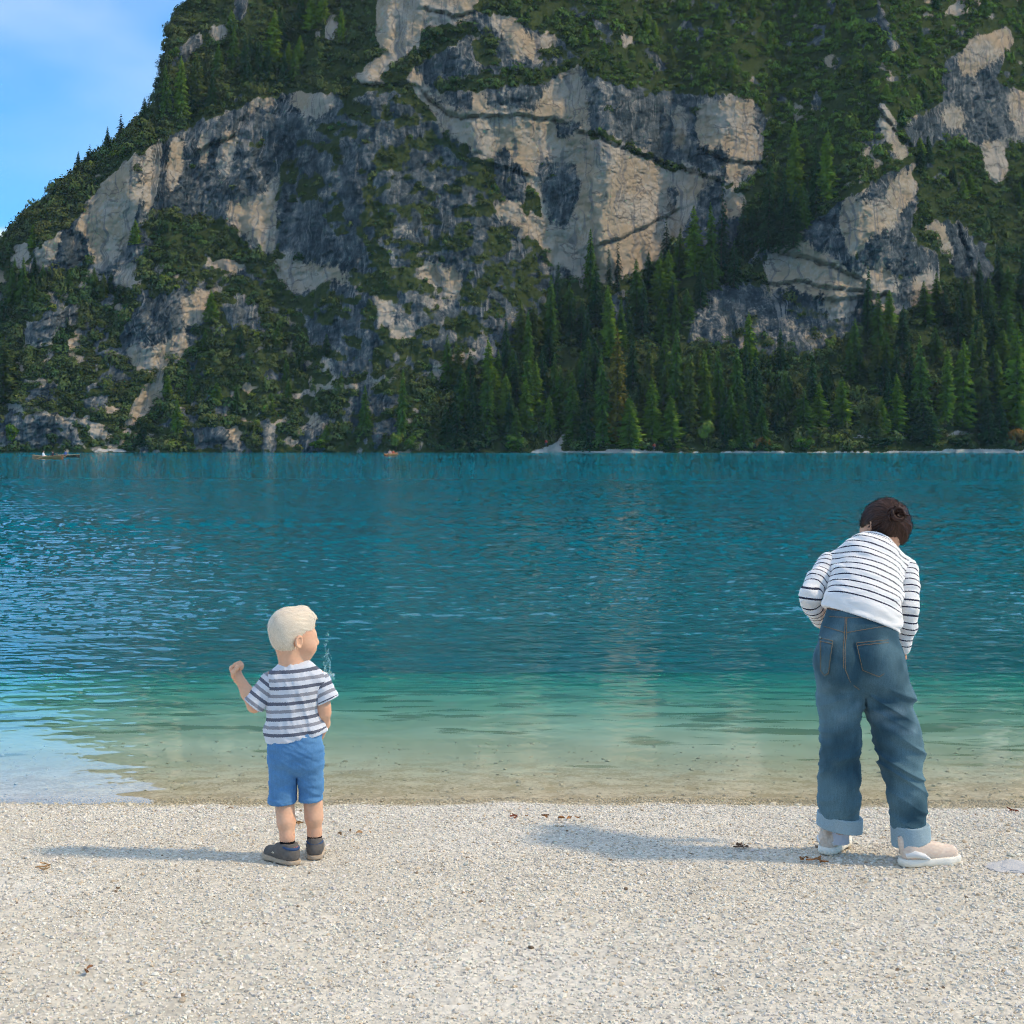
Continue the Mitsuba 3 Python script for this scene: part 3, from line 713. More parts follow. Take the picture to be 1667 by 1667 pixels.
SHRUBS = [
    (1147, 722, 34, 46, 'b', 'large pale green leafy shrub on the far shore below the forest'), (645, 732, 26, 28, 'b', 'yellow-green bush at the waterline left of the forest'),
    (668, 734, 22, 26, 'g', 'green bush at the waterline right of the yellow-green one'), (1240, 732, 24, 34, 'o', 'orange and red autumn bush on the far shore'),
    (1655, 726, 30, 40, 'o', 'orange autumn bush at the right edge of the far shore'), (1197, 733, 16, 30, 'b', 'low yellowish bush left of the orange one on the far shore'),
    (1030, 730, 20, 28, 'g', 'round green bush above the far gravel strip'), (355, 664, 14, 20, 'b', 'yellow-green bush on the left ledge path'),
    (430, 674, 14, 22, 'b', 'yellow-green bush right of the one on the left ledge path'), (417, 694, 10, 14, 'b', 'small yellowish bush on the lower left slope'),
    (1270, 700, 20, 26, 'b', 'yellow bush in the dark part of the lakeside forest'), (1163, 462, 26, 34, 'g', 'bright green bush at the foot of the tall spruces under the crack'),
    (1352, 572, 20, 26, 'b', 'yellowish bush at the right end of the grey scree'), (22, 722, 28, 34, 'g', 'green shrub at the foot of the lower left rock wall'),
    (85, 726, 22, 30, 'e', 'dark shrub at the waterline behind the orange boat'), (840, 733, 24, 44, 'g', 'spreading green bush left of the white gravel tongue'),
    (780, 735, 20, 40, 'e', 'dark bush overhanging the water in front of the dark spruces'), (1090, 733, 22, 40, 'e', 'dark rounded bush behind the far gravel strip'),
    (1310, 733, 20, 44, 'g', 'low green bush on the far shore right of the orange one'), (1560, 728, 18, 44, 'e', 'dark low bush below the shore path on the right'),
    (520, 733, 16, 36, 'g', 'green bush at the waterline left of the yellow-green one'), (1430, 728, 18, 50, 'e', 'dark bush below the shore path left of the two walkers'),
    (285, 96, 16, 20, 'g', 'green bush at the steep left skyline'), (522, 98, 12, 14, 'b', 'small yellow-green bush in the upper left forest'),
]
scene['shrub_wood'] = diffuse(0.09, 0.07, 0.05)
STEM = mikit.ply(trunk_mesh(10, 0.7, 9), 'shrub_wood')
for (x, f_, h_, w_, k_, lab) in SHRUBS:
    P = cliff_point(x, f_)[0]
    m = P[1] / F
    key = numbered('leafy_shrub')
    to = T().translate(P).rotate([0, 0, 1], x * 3.0).scale([w_ * m / 2, w_ * m / 2, h_ * m * 1.1])
    scene[key + '__foliage'] = {**LEAFY[k_], 'to_world': to}
    scene[key + '__stem'] = {**STEM, 'to_world': to}
    tag(key, lab, 'shrub')


# ---------------------------------------------------------------- bodies and clothes: blended round cones, meshed
class Field:
    """A distance field on a grid: round cones and ellipsoids joined smoothly, then cut, carved and creased."""

    def __init__(self, lo, hi, h):
        self.lo, self.h = np.asarray(lo, float), h
        n = np.ceil((np.asarray(hi) - lo) / h).astype(int) + 1
        self.ax = [self.lo[i] + h * np.arange(n[i]) for i in range(3)]
        self.d = np.full(n, 0.5, np.float32)

    def window(self, lo, hi):
        s = []
        for i in range(3):
            a = int(np.clip(np.floor((lo[i] - self.lo[i]) / self.h), 0, len(self.ax[i]) - 1))
            b = int(np.clip(np.ceil((hi[i] - self.lo[i]) / self.h) + 1, a + 1, len(self.ax[i])))
            s.append(slice(a, b))
        return tuple(s), np.meshgrid(*[self.ax[i][s[i]] for i in range(3)], indexing='ij', sparse=True)

    def cone_distance(self, P, a, b, ra, rb, s):
        a, b, s = np.asarray(a, float) / s, np.asarray(b, float) / s, np.asarray(s, float)
        ab = b - a
        q = [P[i] / s[i] - a[i] for i in range(3)]
        t = np.clip((q[0] * ab[0] + q[1] * ab[1] + q[2] * ab[2]) / max(ab @ ab, 1e-9), 0, 1)
        return (np.sqrt(sum((q[i] - t * ab[i]) ** 2 for i in range(3))) - (ra + t * (rb - ra))) * s.min()

    def cone(self, a, b, ra, rb, k=0.015, s=(1, 1, 1)):
        a, b = np.asarray(a, float), np.asarray(b, float)
        r = max(ra, rb) * np.asarray(s) + k + 0.03
        w, P = self.window(np.minimum(a, b) - r, np.maximum(a, b) + r)
        d = self.cone_distance(P, a, b, ra, rb, np.asarray(s, float))
        e = self.d[w]
        m = np.maximum(k - np.abs(e - d), 0) / max(k, 1e-6)
        self.d[w] = np.minimum(e, d) - m * m * k * 0.25
        return self

    def chain(self, pts, radii, k=0.012, s=(1, 1, 1)):
        for p, q, r, t in zip(pts[:-1], pts[1:], radii[:-1], radii[1:]):
            self.cone(p, q, r, t, k, s)
        return self

    def ball(self, c, r, k=0.015, axes=None):
        """An ellipsoid with radii r along the rows of axes."""
        c, r = np.asarray(c, float), np.asarray(r, float)
        A = np.eye(3) if axes is None else np.asarray(axes)
        m = r.max() + k + 0.03
        w, P = self.window(c - m, c + m)
        q = [sum(A[i][j] * (P[j] - c[j]) for j in range(3)) for i in range(3)]
        k0 = np.sqrt(sum((q[i] / r[i]) ** 2 for i in range(3)))
        k1 = np.sqrt(sum((q[i] / r[i] ** 2) ** 2 for i in range(3)))
        d = k0 * (k0 - 1) / np.maximum(k1, 1e-6)
        e = self.d[w]
        mm = np.maximum(k - np.abs(e - d), 0) / max(k, 1e-6)
        self.d[w] = np.minimum(e, d) - mm * mm * k * 0.25
        return self

    def hollow(self, a, b, ra, rb, s=(1, 1, 1)):
        r = max(ra, rb) * np.asarray(s) + 0.03
        w, P = self.window(np.minimum(a, b) - r, np.maximum(a, b) + r)
        self.d[w] = np.maximum(self.d[w], -self.cone_distance(P, a, b, ra, rb, np.asarray(s, float)))
        return self

    def cut(self, p, n):
        """Takes away what lies on the side of the plane through p that n points to."""
        n = np.asarray(n, float) / np.linalg.norm(n)
        P = np.meshgrid(*self.ax, indexing='ij', sparse=True)
        self.d = np.maximum(self.d, sum(n[i] * (P[i] - p[i]) for i in range(3))).astype(np.float32)
        return self

    def crease(self, fn, reach=0.03):
        on = np.abs(self.d) < reach
        i = np.nonzero(on)
        p = np.stack([self.ax[k][i[k]] for k in range(3)], -1)
        self.d[on] += fn(p).astype(np.float32)
        return self

    def mesh(self):
        f, h = self.d, self.h
        s = f < 0
        n = np.array(f.shape)
        corner = [(a, b, c) for a in (0, 1) for b in (0, 1) for c in (0, 1)]
        view = lambda g, o: g[o[0]:n[0] - 1 + o[0], o[1]:n[1] - 1 + o[1], o[2]:n[2] - 1 + o[2]]
        cnt = sum(view(s, o).astype(np.int8) for o in corner)
        act = (cnt > 0) & (cnt < 8)
        idx = np.full(act.shape, -1, np.int64)
        I = np.argwhere(act)
        idx[act] = np.arange(len(I))
        vals = np.stack([f[I[:, 0] + o[0], I[:, 1] + o[1], I[:, 2] + o[2]] for o in corner], 1).astype(float)
        pos, num = np.zeros((len(I), 3)), np.zeros((len(I), 1))
        for x in range(8):
            for y in range(x + 1, 8):
                da = np.array(corner[y]) - corner[x]
                if np.abs(da).sum() == 1:
                    va, vb = vals[:, x], vals[:, y]
                    c = (va < 0) != (vb < 0)
                    t = np.where(c, va / np.where(c, va - vb, 1), 0)[:, None]
                    pos += np.where(c[:, None], np.array(corner[x]) + t * da, 0)
                    num += c[:, None]
        V = self.lo + h * (I + pos / num)
        faces = []
        for ax in range(3):
            u, v = [(1, 2), (2, 0), (0, 1)][ax]
            sl = [slice(1, n[k] - 1) for k in range(3)]
            sl[ax] = slice(0, n[ax] - 1)
            a = s[tuple(sl)]
            sl2 = list(sl); sl2[ax] = slice(1, n[ax])
            b = s[tuple(sl2)]
            E = np.argwhere(a != b)
            base = E.copy()
            for k in range(3):
                base[:, k] += 0 if k == ax else 1
            flip = ~a[tuple(E.T)]
            q = []
            for (du, dv) in ((-1, -1), (0, -1), (0, 0), (-1, 0)):
                c = base.copy()
                c[:, u] += du
                c[:, v] += dv
                q.append(idx[tuple(c.T)])
            q = np.stack(q, 1)
            q[flip] = q[flip][:, ::-1]
            faces.append(q[(q >= 0).all(1)])
        q = np.concatenate(faces)
        return V, np.vstack([q[:, [0, 1, 2]], q[:, [0, 2, 3]]])

    def front(self, x, z):
        """The y of the surface that one meets first at (x, z), coming from the camera."""
        i = int(round((x - self.lo[0]) / self.h)); k = int(round((z - self.lo[2]) / self.h))
        col = self.d[np.clip(i, 0, self.d.shape[0] - 1), :, np.clip(k, 0, self.d.shape[2] - 1)]
        j = np.argmax(col < 0)
        if col[j] >= 0 or j == 0:
            return None
        return self.ax[1][j] - self.h * (-col[j]) / (col[j - 1] - col[j] + 1e-9)


def relax(V, Fc, n=2):
    """Evens out the small steps of the grid."""
    from scipy.sparse import coo_matrix
    i = np.concatenate([Fc[:, 0], Fc[:, 1], Fc[:, 2], Fc[:, 1], Fc[:, 2], Fc[:, 0]])
    j = np.concatenate([Fc[:, 1], Fc[:, 2], Fc[:, 0], Fc[:, 0], Fc[:, 1], Fc[:, 2]])
    M = coo_matrix((np.ones(len(i)), (i, j)), shape=(len(V), len(V))).tocsr()
    M.data[:] = 1
    deg = np.maximum(np.asarray(M.sum(1)), 1)
    P = V.copy()
    for k in range(2 * n):
        P = P + (0.5 if k % 2 == 0 else -0.48) * ((M @ P) / deg - P)
    return P, Fc


def f3(p, sx, sy, sz, seed=0, oct=3):
    return meshkit.fbm(p * np.array([sx, sy, sz]) + 31.7, oct, seed) - 0.5


def tube_mesh(pts, r, sides=5):
    p = np.asarray(pts, float)
    t = np.gradient(p, axis=0)
    t /= np.linalg.norm(t, axis=1, keepdims=True) + 1e-12
    a = np.cross(t, np.where(np.abs(t[:, 2:]) < 0.9, [0, 0, 1.0], [1.0, 0, 0]))
    a /= np.linalg.norm(a, axis=1, keepdims=True) + 1e-12
    b, ang = np.cross(t, a), np.arange(sides) * 2 * np.pi / sides
    rr = np.broadcast_to(r, (len(p),))[:, None, None]
    v = p[:, None] + rr * (np.cos(ang)[None, :, None] * a[:, None] + np.sin(ang)[None, :, None] * b[:, None])
    i, j = np.meshgrid(np.arange(len(p) - 1), np.arange(sides), indexing='ij')
    q = np.stack([i * sides + j, i * sides + (j + 1) % sides, (i + 1) * sides + (j + 1) % sides, (i + 1) * sides + j], -1).reshape(-1, 4)
    v = np.vstack([v.reshape(-1, 3), p[:1], p[-1:]])
    n = len(p) * sides
    caps = [[n, (k + 1) % sides, k] for k in range(sides)] + [[n + 1, n - sides + k, n - sides + (k + 1) % sides] for k in range(sides)]
    return v, np.vstack([q[:, [0, 1, 2]], q[:, [0, 2, 3]], caps])


def join(parts):
    V, Fc, k = [], [], 0
    for v, f in parts:
        V.append(v); Fc.append(np.asarray(f) + k); k += len(v)
    return np.concatenate(V), np.concatenate(Fc)


def unit(v):
    return np.asarray(v, float) / np.linalg.norm(v)


def hand(F_, wrist, aim, palm_n, size, curl):
    """A palm and five bent fingers added to the field. aim: from wrist to knuckles; palm_n: out of the palm."""
    aim, palm_n = unit(aim), unit(palm_n)
    side = np.cross(aim, palm_n)
    w = np.asarray(wrist, float)
    L = size
    for s in (-0.3, 0.0, 0.3):
        F_.cone(w + side * s * L * 0.35, w + aim * L * 0.48 + side * s * L * 0.62, L * 0.12, L * 0.115, 0.012)
    tips = []
    for j, (s, ln) in enumerate(((-0.36, 0.86), (-0.12, 1.0), (0.12, 0.94), (0.34, 0.74))):
        p = w + aim * L * 0.5 + side * s * L * 0.56
        d, ang = aim, 0.0
        pts, rad = [p], [L * 0.070]
        for q, seg in enumerate((0.26, 0.17, 0.13)):
            ang += curl[q]
            d = aim * math.cos(ang) + palm_n * math.sin(ang)
            p = p + d * L * seg * ln
            pts.append(p); rad.append(L * (0.066 - 0.008 * q))
        F_.chain(pts, rad, 0.004)
        tips.append(pts)
    th = w + aim * L * 0.16 - side * L * 0.24
    d1 = unit(aim * 0.6 - side * 0.55 + palm_n * 0.5)
    d2 = unit(aim * 0.55 + side * 0.35 + palm_n * 0.75)
    F_.chain([th, th + d1 * L * 0.25, th + d1 * L * 0.25 + d2 * L * 0.2, th + d1 * L * 0.25 + d2 * L * 0.2 + unit(d2 + side * 0.6) * L * 0.13], [L * 0.1, L * 0.085, L * 0.075, L * 0.06], 0.006)
    return tips


def head_axes(face, up):
    face = unit(face)
    left = unit(np.cross(up, face))
    return np.stack([left, face, unit(np.cross(face, left))])


def head_shape(F_, c, A, s, drop=0.0):
    """Skull, jaw, nose, brow, lips and ears around the head's centre; rows of A: left, face, up; s: half of the head's height; drop: how much lower a child's face sits."""
    q = lambda l, f, u: c + A[0] * l * s + A[1] * f * s + A[2] * u * s
    g = lambda l, f, u: q(l, f, u - drop)
    F_.ball(q(0, -0.08, 0.18), np.array([0.74, 0.92, 0.80]) * s, 0.02, A)
    F_.ball(q(0, 0.34, -0.30 - drop * 0.5), np.array([0.54, 0.50, 0.62]) * s, 0.035 * s / 0.1, A)
    F_.ball(g(0, 0.60, -0.74), np.array([0.22, 0.2, 0.17]) * s, 0.03 * s / 0.1, A)
    for sg in (-1, 1):
        F_.ball(g(sg * 0.34, 0.58, -0.36), np.array([0.28, 0.26, 0.28]) * s, 0.04 * s / 0.1, A)
        F_.cone(g(sg * 0.12, 0.83, 0.12), g(sg * 0.42, 0.68, 0.12), 0.06 * s, 0.05 * s, 0.03 * s / 0.1)
        # the ear: a rim round a hollow
        e = q(sg * 0.74, -0.06, -0.12 - drop * 0.9)
        rim = [e + A[1] * s * 0.14 * math.cos(t) - A[1] * s * 0.02 + A[2] * s * 0.21 * math.sin(t) + A[0] * sg * s * (0.05 - 0.03 * math.cos(t)) for t in np.linspace(-0.6, 4.9, 12)]
        F_.chain(rim, [0.042 * s] * 11 + [0.05 * s], 0.004)
        F_.ball(e, np.array([0.05, 0.13, 0.18]) * s, 0.006, A)
        F_.hollow(e + A[0] * sg * s * 0.10 + A[1] * s * 0.01, e + A[0] * sg * s * 0.085 - A[2] * s * 0.04, 0.055 * s, 0.05 * s)
        F_.ball(e - A[2] * s * 0.21 + A[1] * s * 0.02 + A[0] * sg * 0.03 * s, np.array([0.05, 0.07, 0.07]) * s, 0.006, A)
    F_.chain([g(0, 0.80, 0.02), g(0, 0.95, -0.16), g(0, 1.04, -0.24)], [0.06 * s, 0.08 * s, 0.10 * s], 0.02 * s / 0.1)
    for sg in (-1, 1):
        F_.ball(g(sg * 0.1, 0.92, -0.27), np.array([0.08, 0.08, 0.06]) * s, 0.010, A)
    F_.cone(g(-0.15, 0.80, -0.48), g(0.15, 0.80, -0.48), 0.06 * s, 0.06 * s, 0.010)
    F_.cone(g(-0.12, 0.79, -0.58), g(0.12, 0.79, -0.58), 0.06 * s, 0.06 * s, 0.010)
    for sg in (-1, 1):
        F_.ball(g(sg * 0.3, 0.74, -0.03), np.array([0.15, 0.14, 0.10]) * s, 0.012, A)
    return g


def eyes(key, q, s, iris, drop=0.0):
    for sg in (-1, 1):
        m = trimesh.creation.icosphere(subdivisions=2, radius=0.13 * s)
        m.apply_translation(q(sg * 0.3, 0.765, -0.03))
        scene[numbered(key + '__eye')] = mikit.ply(m, 'eye_white', smooth=True)
        m = trimesh.creation.icosphere(subdivisions=1, radius=0.06 * s)
        m.apply_translation(q(sg * 0.31, 0.85, -0.03))
        scene[numbered(key + '__iris')] = mikit.ply(m, iris, smooth=True)


def shoe(heel, toe, z0, width, tall, sole_h, ankle, tongue=0.0):
    """(upper, sole): a foot-shaped sole with a rolled edge, and an upper that rises from toe to ankle."""
    heel, toe = np.array([heel[0], heel[1], z0]), np.array([toe[0], toe[1], z0])
    ax = toe - heel
    L = np.linalg.norm(ax)
    ax /= L
    sd = np.array([ax[1], -ax[0], 0])
    up = np.array([0, 0, 1.0])
    pt = lambda l, s, u: heel + ax * l * L + sd * s * width + up * u
    lo, hi = np.minimum(heel, toe) - 0.09, np.maximum(heel, toe) + 0.09
    lo[2], hi[2] = z0 - 0.02, z0 + tall + 0.03
    U = Field(lo, hi, 0.003)
    r = width * 0.5
    U.cone(pt(0.13, 0, sole_h + r * 0.5), pt(0.4, 0, sole_h + r * 0.55), r * 0.86, r * 0.9, 0.02)
    U.cone(pt(0.4, 0, sole_h + r * 0.5), pt(0.83, 0.02, sole_h + r * 0.22), r * 0.92, r * 0.78, 0.02)
    U.cone(pt(0.16, 0, sole_h + r * 0.6), pt(0.17, 0, tall - r * 0.2), r * 0.82, r * 0.78, 0.02)
    U.cone(pt(0.17, 0, tall * 0.75), pt(0.5, 0, sole_h + r * 0.9), r * 0.62, r * 0.6, 0.03)
    U.cut(pt(0, 0, sole_h * 0.7), -up)
    U.cut(pt(0.16, 0, tall), up * 1.0 + ax * 0.12)
    U.hollow(pt(0.2, 0, tall * 0.72), pt(0.2, 0, tall * 1.2), r * 0.5, r * 0.62)
    S = Field(lo, hi, 0.003)
    for a, b, ra, rb in ((0.1, 0.4, 0.93, 0.98), (0.4, 0.75, 0.98, 1.06), (0.75, 0.87, 1.06, 0.86)):
        S.cone(pt(a, 0, sole_h * 0.5), pt(b, 0.02 if b > 0.5 else 0, sole_h * 0.5 + (0.006 if b > 0.8 else 0)), r * ra, r * rb, 0.01)
    S.cut(pt(0, 0, sole_h), up - ax * 0.02)
    S.cut(pt(0, 0, 0.001), -up)
    return relax(*U.mesh(), 2), relax(*S.mesh(), 1), pt


# ---------------------------------------------------------------- materials of the two people
def skin_color(base, blush):
    def fn(p, n, uv):
        m = fbm(p.x * 28, p.y * 28, p.z * 28, 3)
        return mix(base, blush, smoothstep(0.35, 0.75, m) * 0.45) * (0.95 + 0.1 * noise(p.x * 160, p.y * 160, p.z * 160))
    return mikit.proc(fn)


scene['boy_skin'] = {'type': 'principled', 'base_color': skin_color([0.68, 0.40, 0.255], [0.67, 0.33, 0.205]), 'roughness': 0.55, 'specular': 0.35}
scene['woman_skin'] = {'type': 'principled', 'base_color': skin_color([0.55, 0.30, 0.18], [0.52, 0.24, 0.14]), 'roughness': 0.5, 'specular': 0.35}
scene['eye_white'] = {'type': 'roughplastic', 'diffuse_reflectance': rgb(0.75, 0.73, 0.7), 'alpha': 0.1}
scene['blue_iris'] = {'type': 'roughplastic', 'diffuse_reflectance': rgb(0.08, 0.16, 0.25), 'alpha': 0.1}
scene['brown_iris'] = {'type': 'roughplastic', 'diffuse_reflectance': rgb(0.06, 0.03, 0.015), 'alpha': 0.1}


def cloth(fn, scale=0.0006, weave=900.0):
    bump = lambda p, n, uv: scale * (noise(p.x * weave, p.y * weave, p.z * weave) + 1.5 * noise(p.x * 160, p.y * 160, p.z * 160))
    return {'type': 'twosided', 'bsdf': {'type': 'bumpmap', 'arbitrary': mikit.proc(bump, eps=8e-4), 'scale': 1.0,
            'bsdf': {'type': 'principled', 'base_color': mikit.proc(fn), 'roughness': 0.9, 'specular': 0.15, 'sheen': 0.25}}}


def tee_color(p, n, uv):
    s = uv.x
    k = dr.floor(s)
    f = s - k
    band = smoothstep(0.52, 0.555, f) * smoothstep(0.985, 0.95, f)
    odd = k - 2 * dr.floor(k * 0.5)
    heather = noise(p.x * 500, p.y * 500, p.z * 500)
    dark = mix([0.110, 0.122, 0.160], [0.255, 0.265, 0.30], odd) * (0.8 + 0.4 * heather)
    white = mi.Color3f(0.60, 0.63, 0.68) * (0.94 + 0.08 * heather)
    return mix(white, dark, band * smoothstep(0.5, 0.49, uv.y))


def sweater_color(p, n, uv):
    s = uv.x
    f = s - dr.floor(s)
    band = smoothstep(0.70, 0.735, f) * smoothstep(0.93, 0.895, f)
    knit = noise(p.x * 420, p.y * 420, p.z * 420)
    white = mi.Color3f(0.74, 0.745, 0.74) * (0.92 + 0.1 * knit)
    return mix(white, [0.028, 0.032, 0.055], band * smoothstep(0.5, 0.49, uv.y))


def denim_color(p, n, uv):
    weave = noise(p.x * 650, p.y * 650, p.z * 650)
    slub = noise(p.x * 330, p.y * 330, p.z * 24)
    blot = fbm(p.x * 8, p.y * 8, p.z * 5, 3)
    base = mix([0.030, 0.076, 0.108], [0.098, 0.182, 0.222], smoothstep(0.3, 0.72, blot))
    worn = mix(base, [0.20, 0.31, 0.38], smoothstep(0.6, 0.85, uv.y) * 0.5)
    return worn * (0.72 + 0.36 * weave + 0.22 * (slub - 0.5))


def shorts_color(p, n, uv):
    weave = noise(p.x * 480, p.y * 480, p.z * 480)
    slub = noise(p.x * 240, p.y * 240, p.z * 30)
    return mix([0.070, 0.195, 0.40], [0.115, 0.265, 0.47], fbm(p.x * 14, p.y * 14, p.z * 14, 3)) * (0.84 + 0.2 * weave + 0.14 * (slub - 0.5))


scene['tee_cloth'] = cloth(tee_color)
scene['sweater_knit'] = cloth(sweater_color, 0.0010, 500.0)
scene['denim'] = cloth(denim_color, 0.0005)
scene['denim_inside'] = cloth(lambda p, n, uv: mi.Color3f(0.27, 0.37, 0.42) * (0.8 + 0.3 * noise(p.x * 500, p.y * 500, p.z * 500)), 0.0005)
scene['shorts_cloth'] = cloth(shorts_color, 0.0005)


def hair_color(a, b, c, fx, fz):
    def fn(p, n, uv):
        s = noise(uv.x * fx, uv.y * fz, 3.0) * 0.6 + noise(uv.x * fx * 2.3, uv.y * fz, 9.0) * 0.4
        return mix(mix(a, b, smoothstep(0.25, 0.7, s)), c, smoothstep(0.72, 0.9, s) * 0.7)
    return mikit.proc(fn)


scene['blond_hair'] = {'type': 'twosided', 'bsdf': {'type': 'principled', 'base_color': hair_color([0.63, 0.53, 0.40], [0.71, 0.62, 0.48], [0.79, 0.72, 0.60], 110, 5.0), 'roughness': 0.5, 'specular': 0.4}}
scene['brown_hair'] = {'type': 'twosided', 'bsdf': {'type': 'principled', 'base_color': hair_color([0.014, 0.006, 0.004], [0.050, 0.019, 0.011], [0.15, 0.06, 0.034], 70, 2.0), 'roughness': 0.5, 'specular': 0.3}}

def along(v, pts, soft=6.0):
    """How far along a smooth curve through the points each vertex lies."""
    pts = np.array(pts, float)
    a = np.concatenate([[0], np.cumsum(np.linalg.norm(np.diff(pts, axis=0), axis=1))])
    pad = 0.12
    u = np.linspace(-pad, a[-1] + pad, 140)
    c = np.stack([np.interp(u, a, pts[:, k]) for k in range(3)], -1)
    c += np.where(u < 0, u, 0)[:, None] * unit(pts[1] - pts[0]) + np.where(u > a[-1], u - a[-1], 0)[:, None] * unit(pts[-1] - pts[-2])
    c = gaussian_filter(c, (soft, 0), mode='nearest')
    from scipy.spatial import cKDTree
    i = cKDTree(c).query(v)[1]
    t = np.gradient(c, axis=0)
    step = np.linalg.norm(t, axis=1)
    s = np.concatenate([[0], np.cumsum(np.linalg.norm(np.diff(c, axis=0), axis=1))])
    off = np.einsum('ij,ij->i', v - c[i], t[i]) / step[i]
    return s[i] + np.clip(off, -step[i], step[i]) - pad


def loose_hair(v, f, flow, n, length, width, cols, seed, stray=0.25, lift=0.002):
    """Fine flat strands that lie along the hair's surface, a few of them standing off it."""
    rng = np.random.default_rng(seed)
    m = trimesh.Trimesh(v, f, process=False)
    nrm = np.array(m.vertex_normals)
    i = rng.integers(0, len(v), n)
    p, nn = v[i], nrm[i]
    d = flow(p)
    d = d - (d * nn).sum(1, keepdims=True) * nn
    d = d / (np.linalg.norm(d, axis=1, keepdims=True) + 1e-9) + rng.normal(0, stray, (n, 3))
    d -= (d * nn).sum(1, keepdims=True) * nn * 0.9
    L = length * rng.uniform(0.5, 1.3, (n, 1))
    off = lift * rng.uniform(0.0, 1.0, (n, 1)) ** 2
    side = np.cross(d, nn); side /= np.linalg.norm(side, axis=1, keepdims=True) + 1e-9
    a, b, c = p - nn * 0.001, p + d * L * 0.5 + nn * (off + 0.0006), p + d * L + nn * off * 1.2
    w = width * rng.uniform(0.6, 1.3, (n, 1))
    V = np.stack([a - side * w, a + side * w, b - side * w * 0.8, b + side * w * 0.8, c], 1).reshape(-1, 3)
    F2 = (np.array([[0, 1, 3], [0, 3, 2], [2, 3, 4]])[None] + 5 * np.arange(n)[:, None, None]).reshape(-1, 3)
    t = rng.random((n, 1))
    col = np.array(cols[0]) * (1 - t) + np.array(cols[1]) * t
    path = meshkit.write_ply((V, F2), False, color=np.repeat(col, 5, 0), normals=np.repeat(nn, 5, 0))
    return {'type': 'ply', 'filename': path, 'face_normals': False, 'bsdf': {'type': 'ref', 'id': 'hair_strand'}}


scene['hair_strand'] = {'type': 'twosided', 'bsdf': {'type': 'principled', 'base_color': {'type': 'mesh_attribute', 'name': 'vertex_color'}, 'roughness': 0.5, 'specular': 0.35}}

# ---------------------------------------------------------------- the boy
BY = 5.85
boy = lambda px, py, dy=0.0: at(px, py, BY + dy)
PXM = BY / F                                       # metres per pixel of the photograph at the boy
tag('person', 'toddler with blond hair, striped T-shirt and blue shorts, left fist raised, facing the lake', 'person')


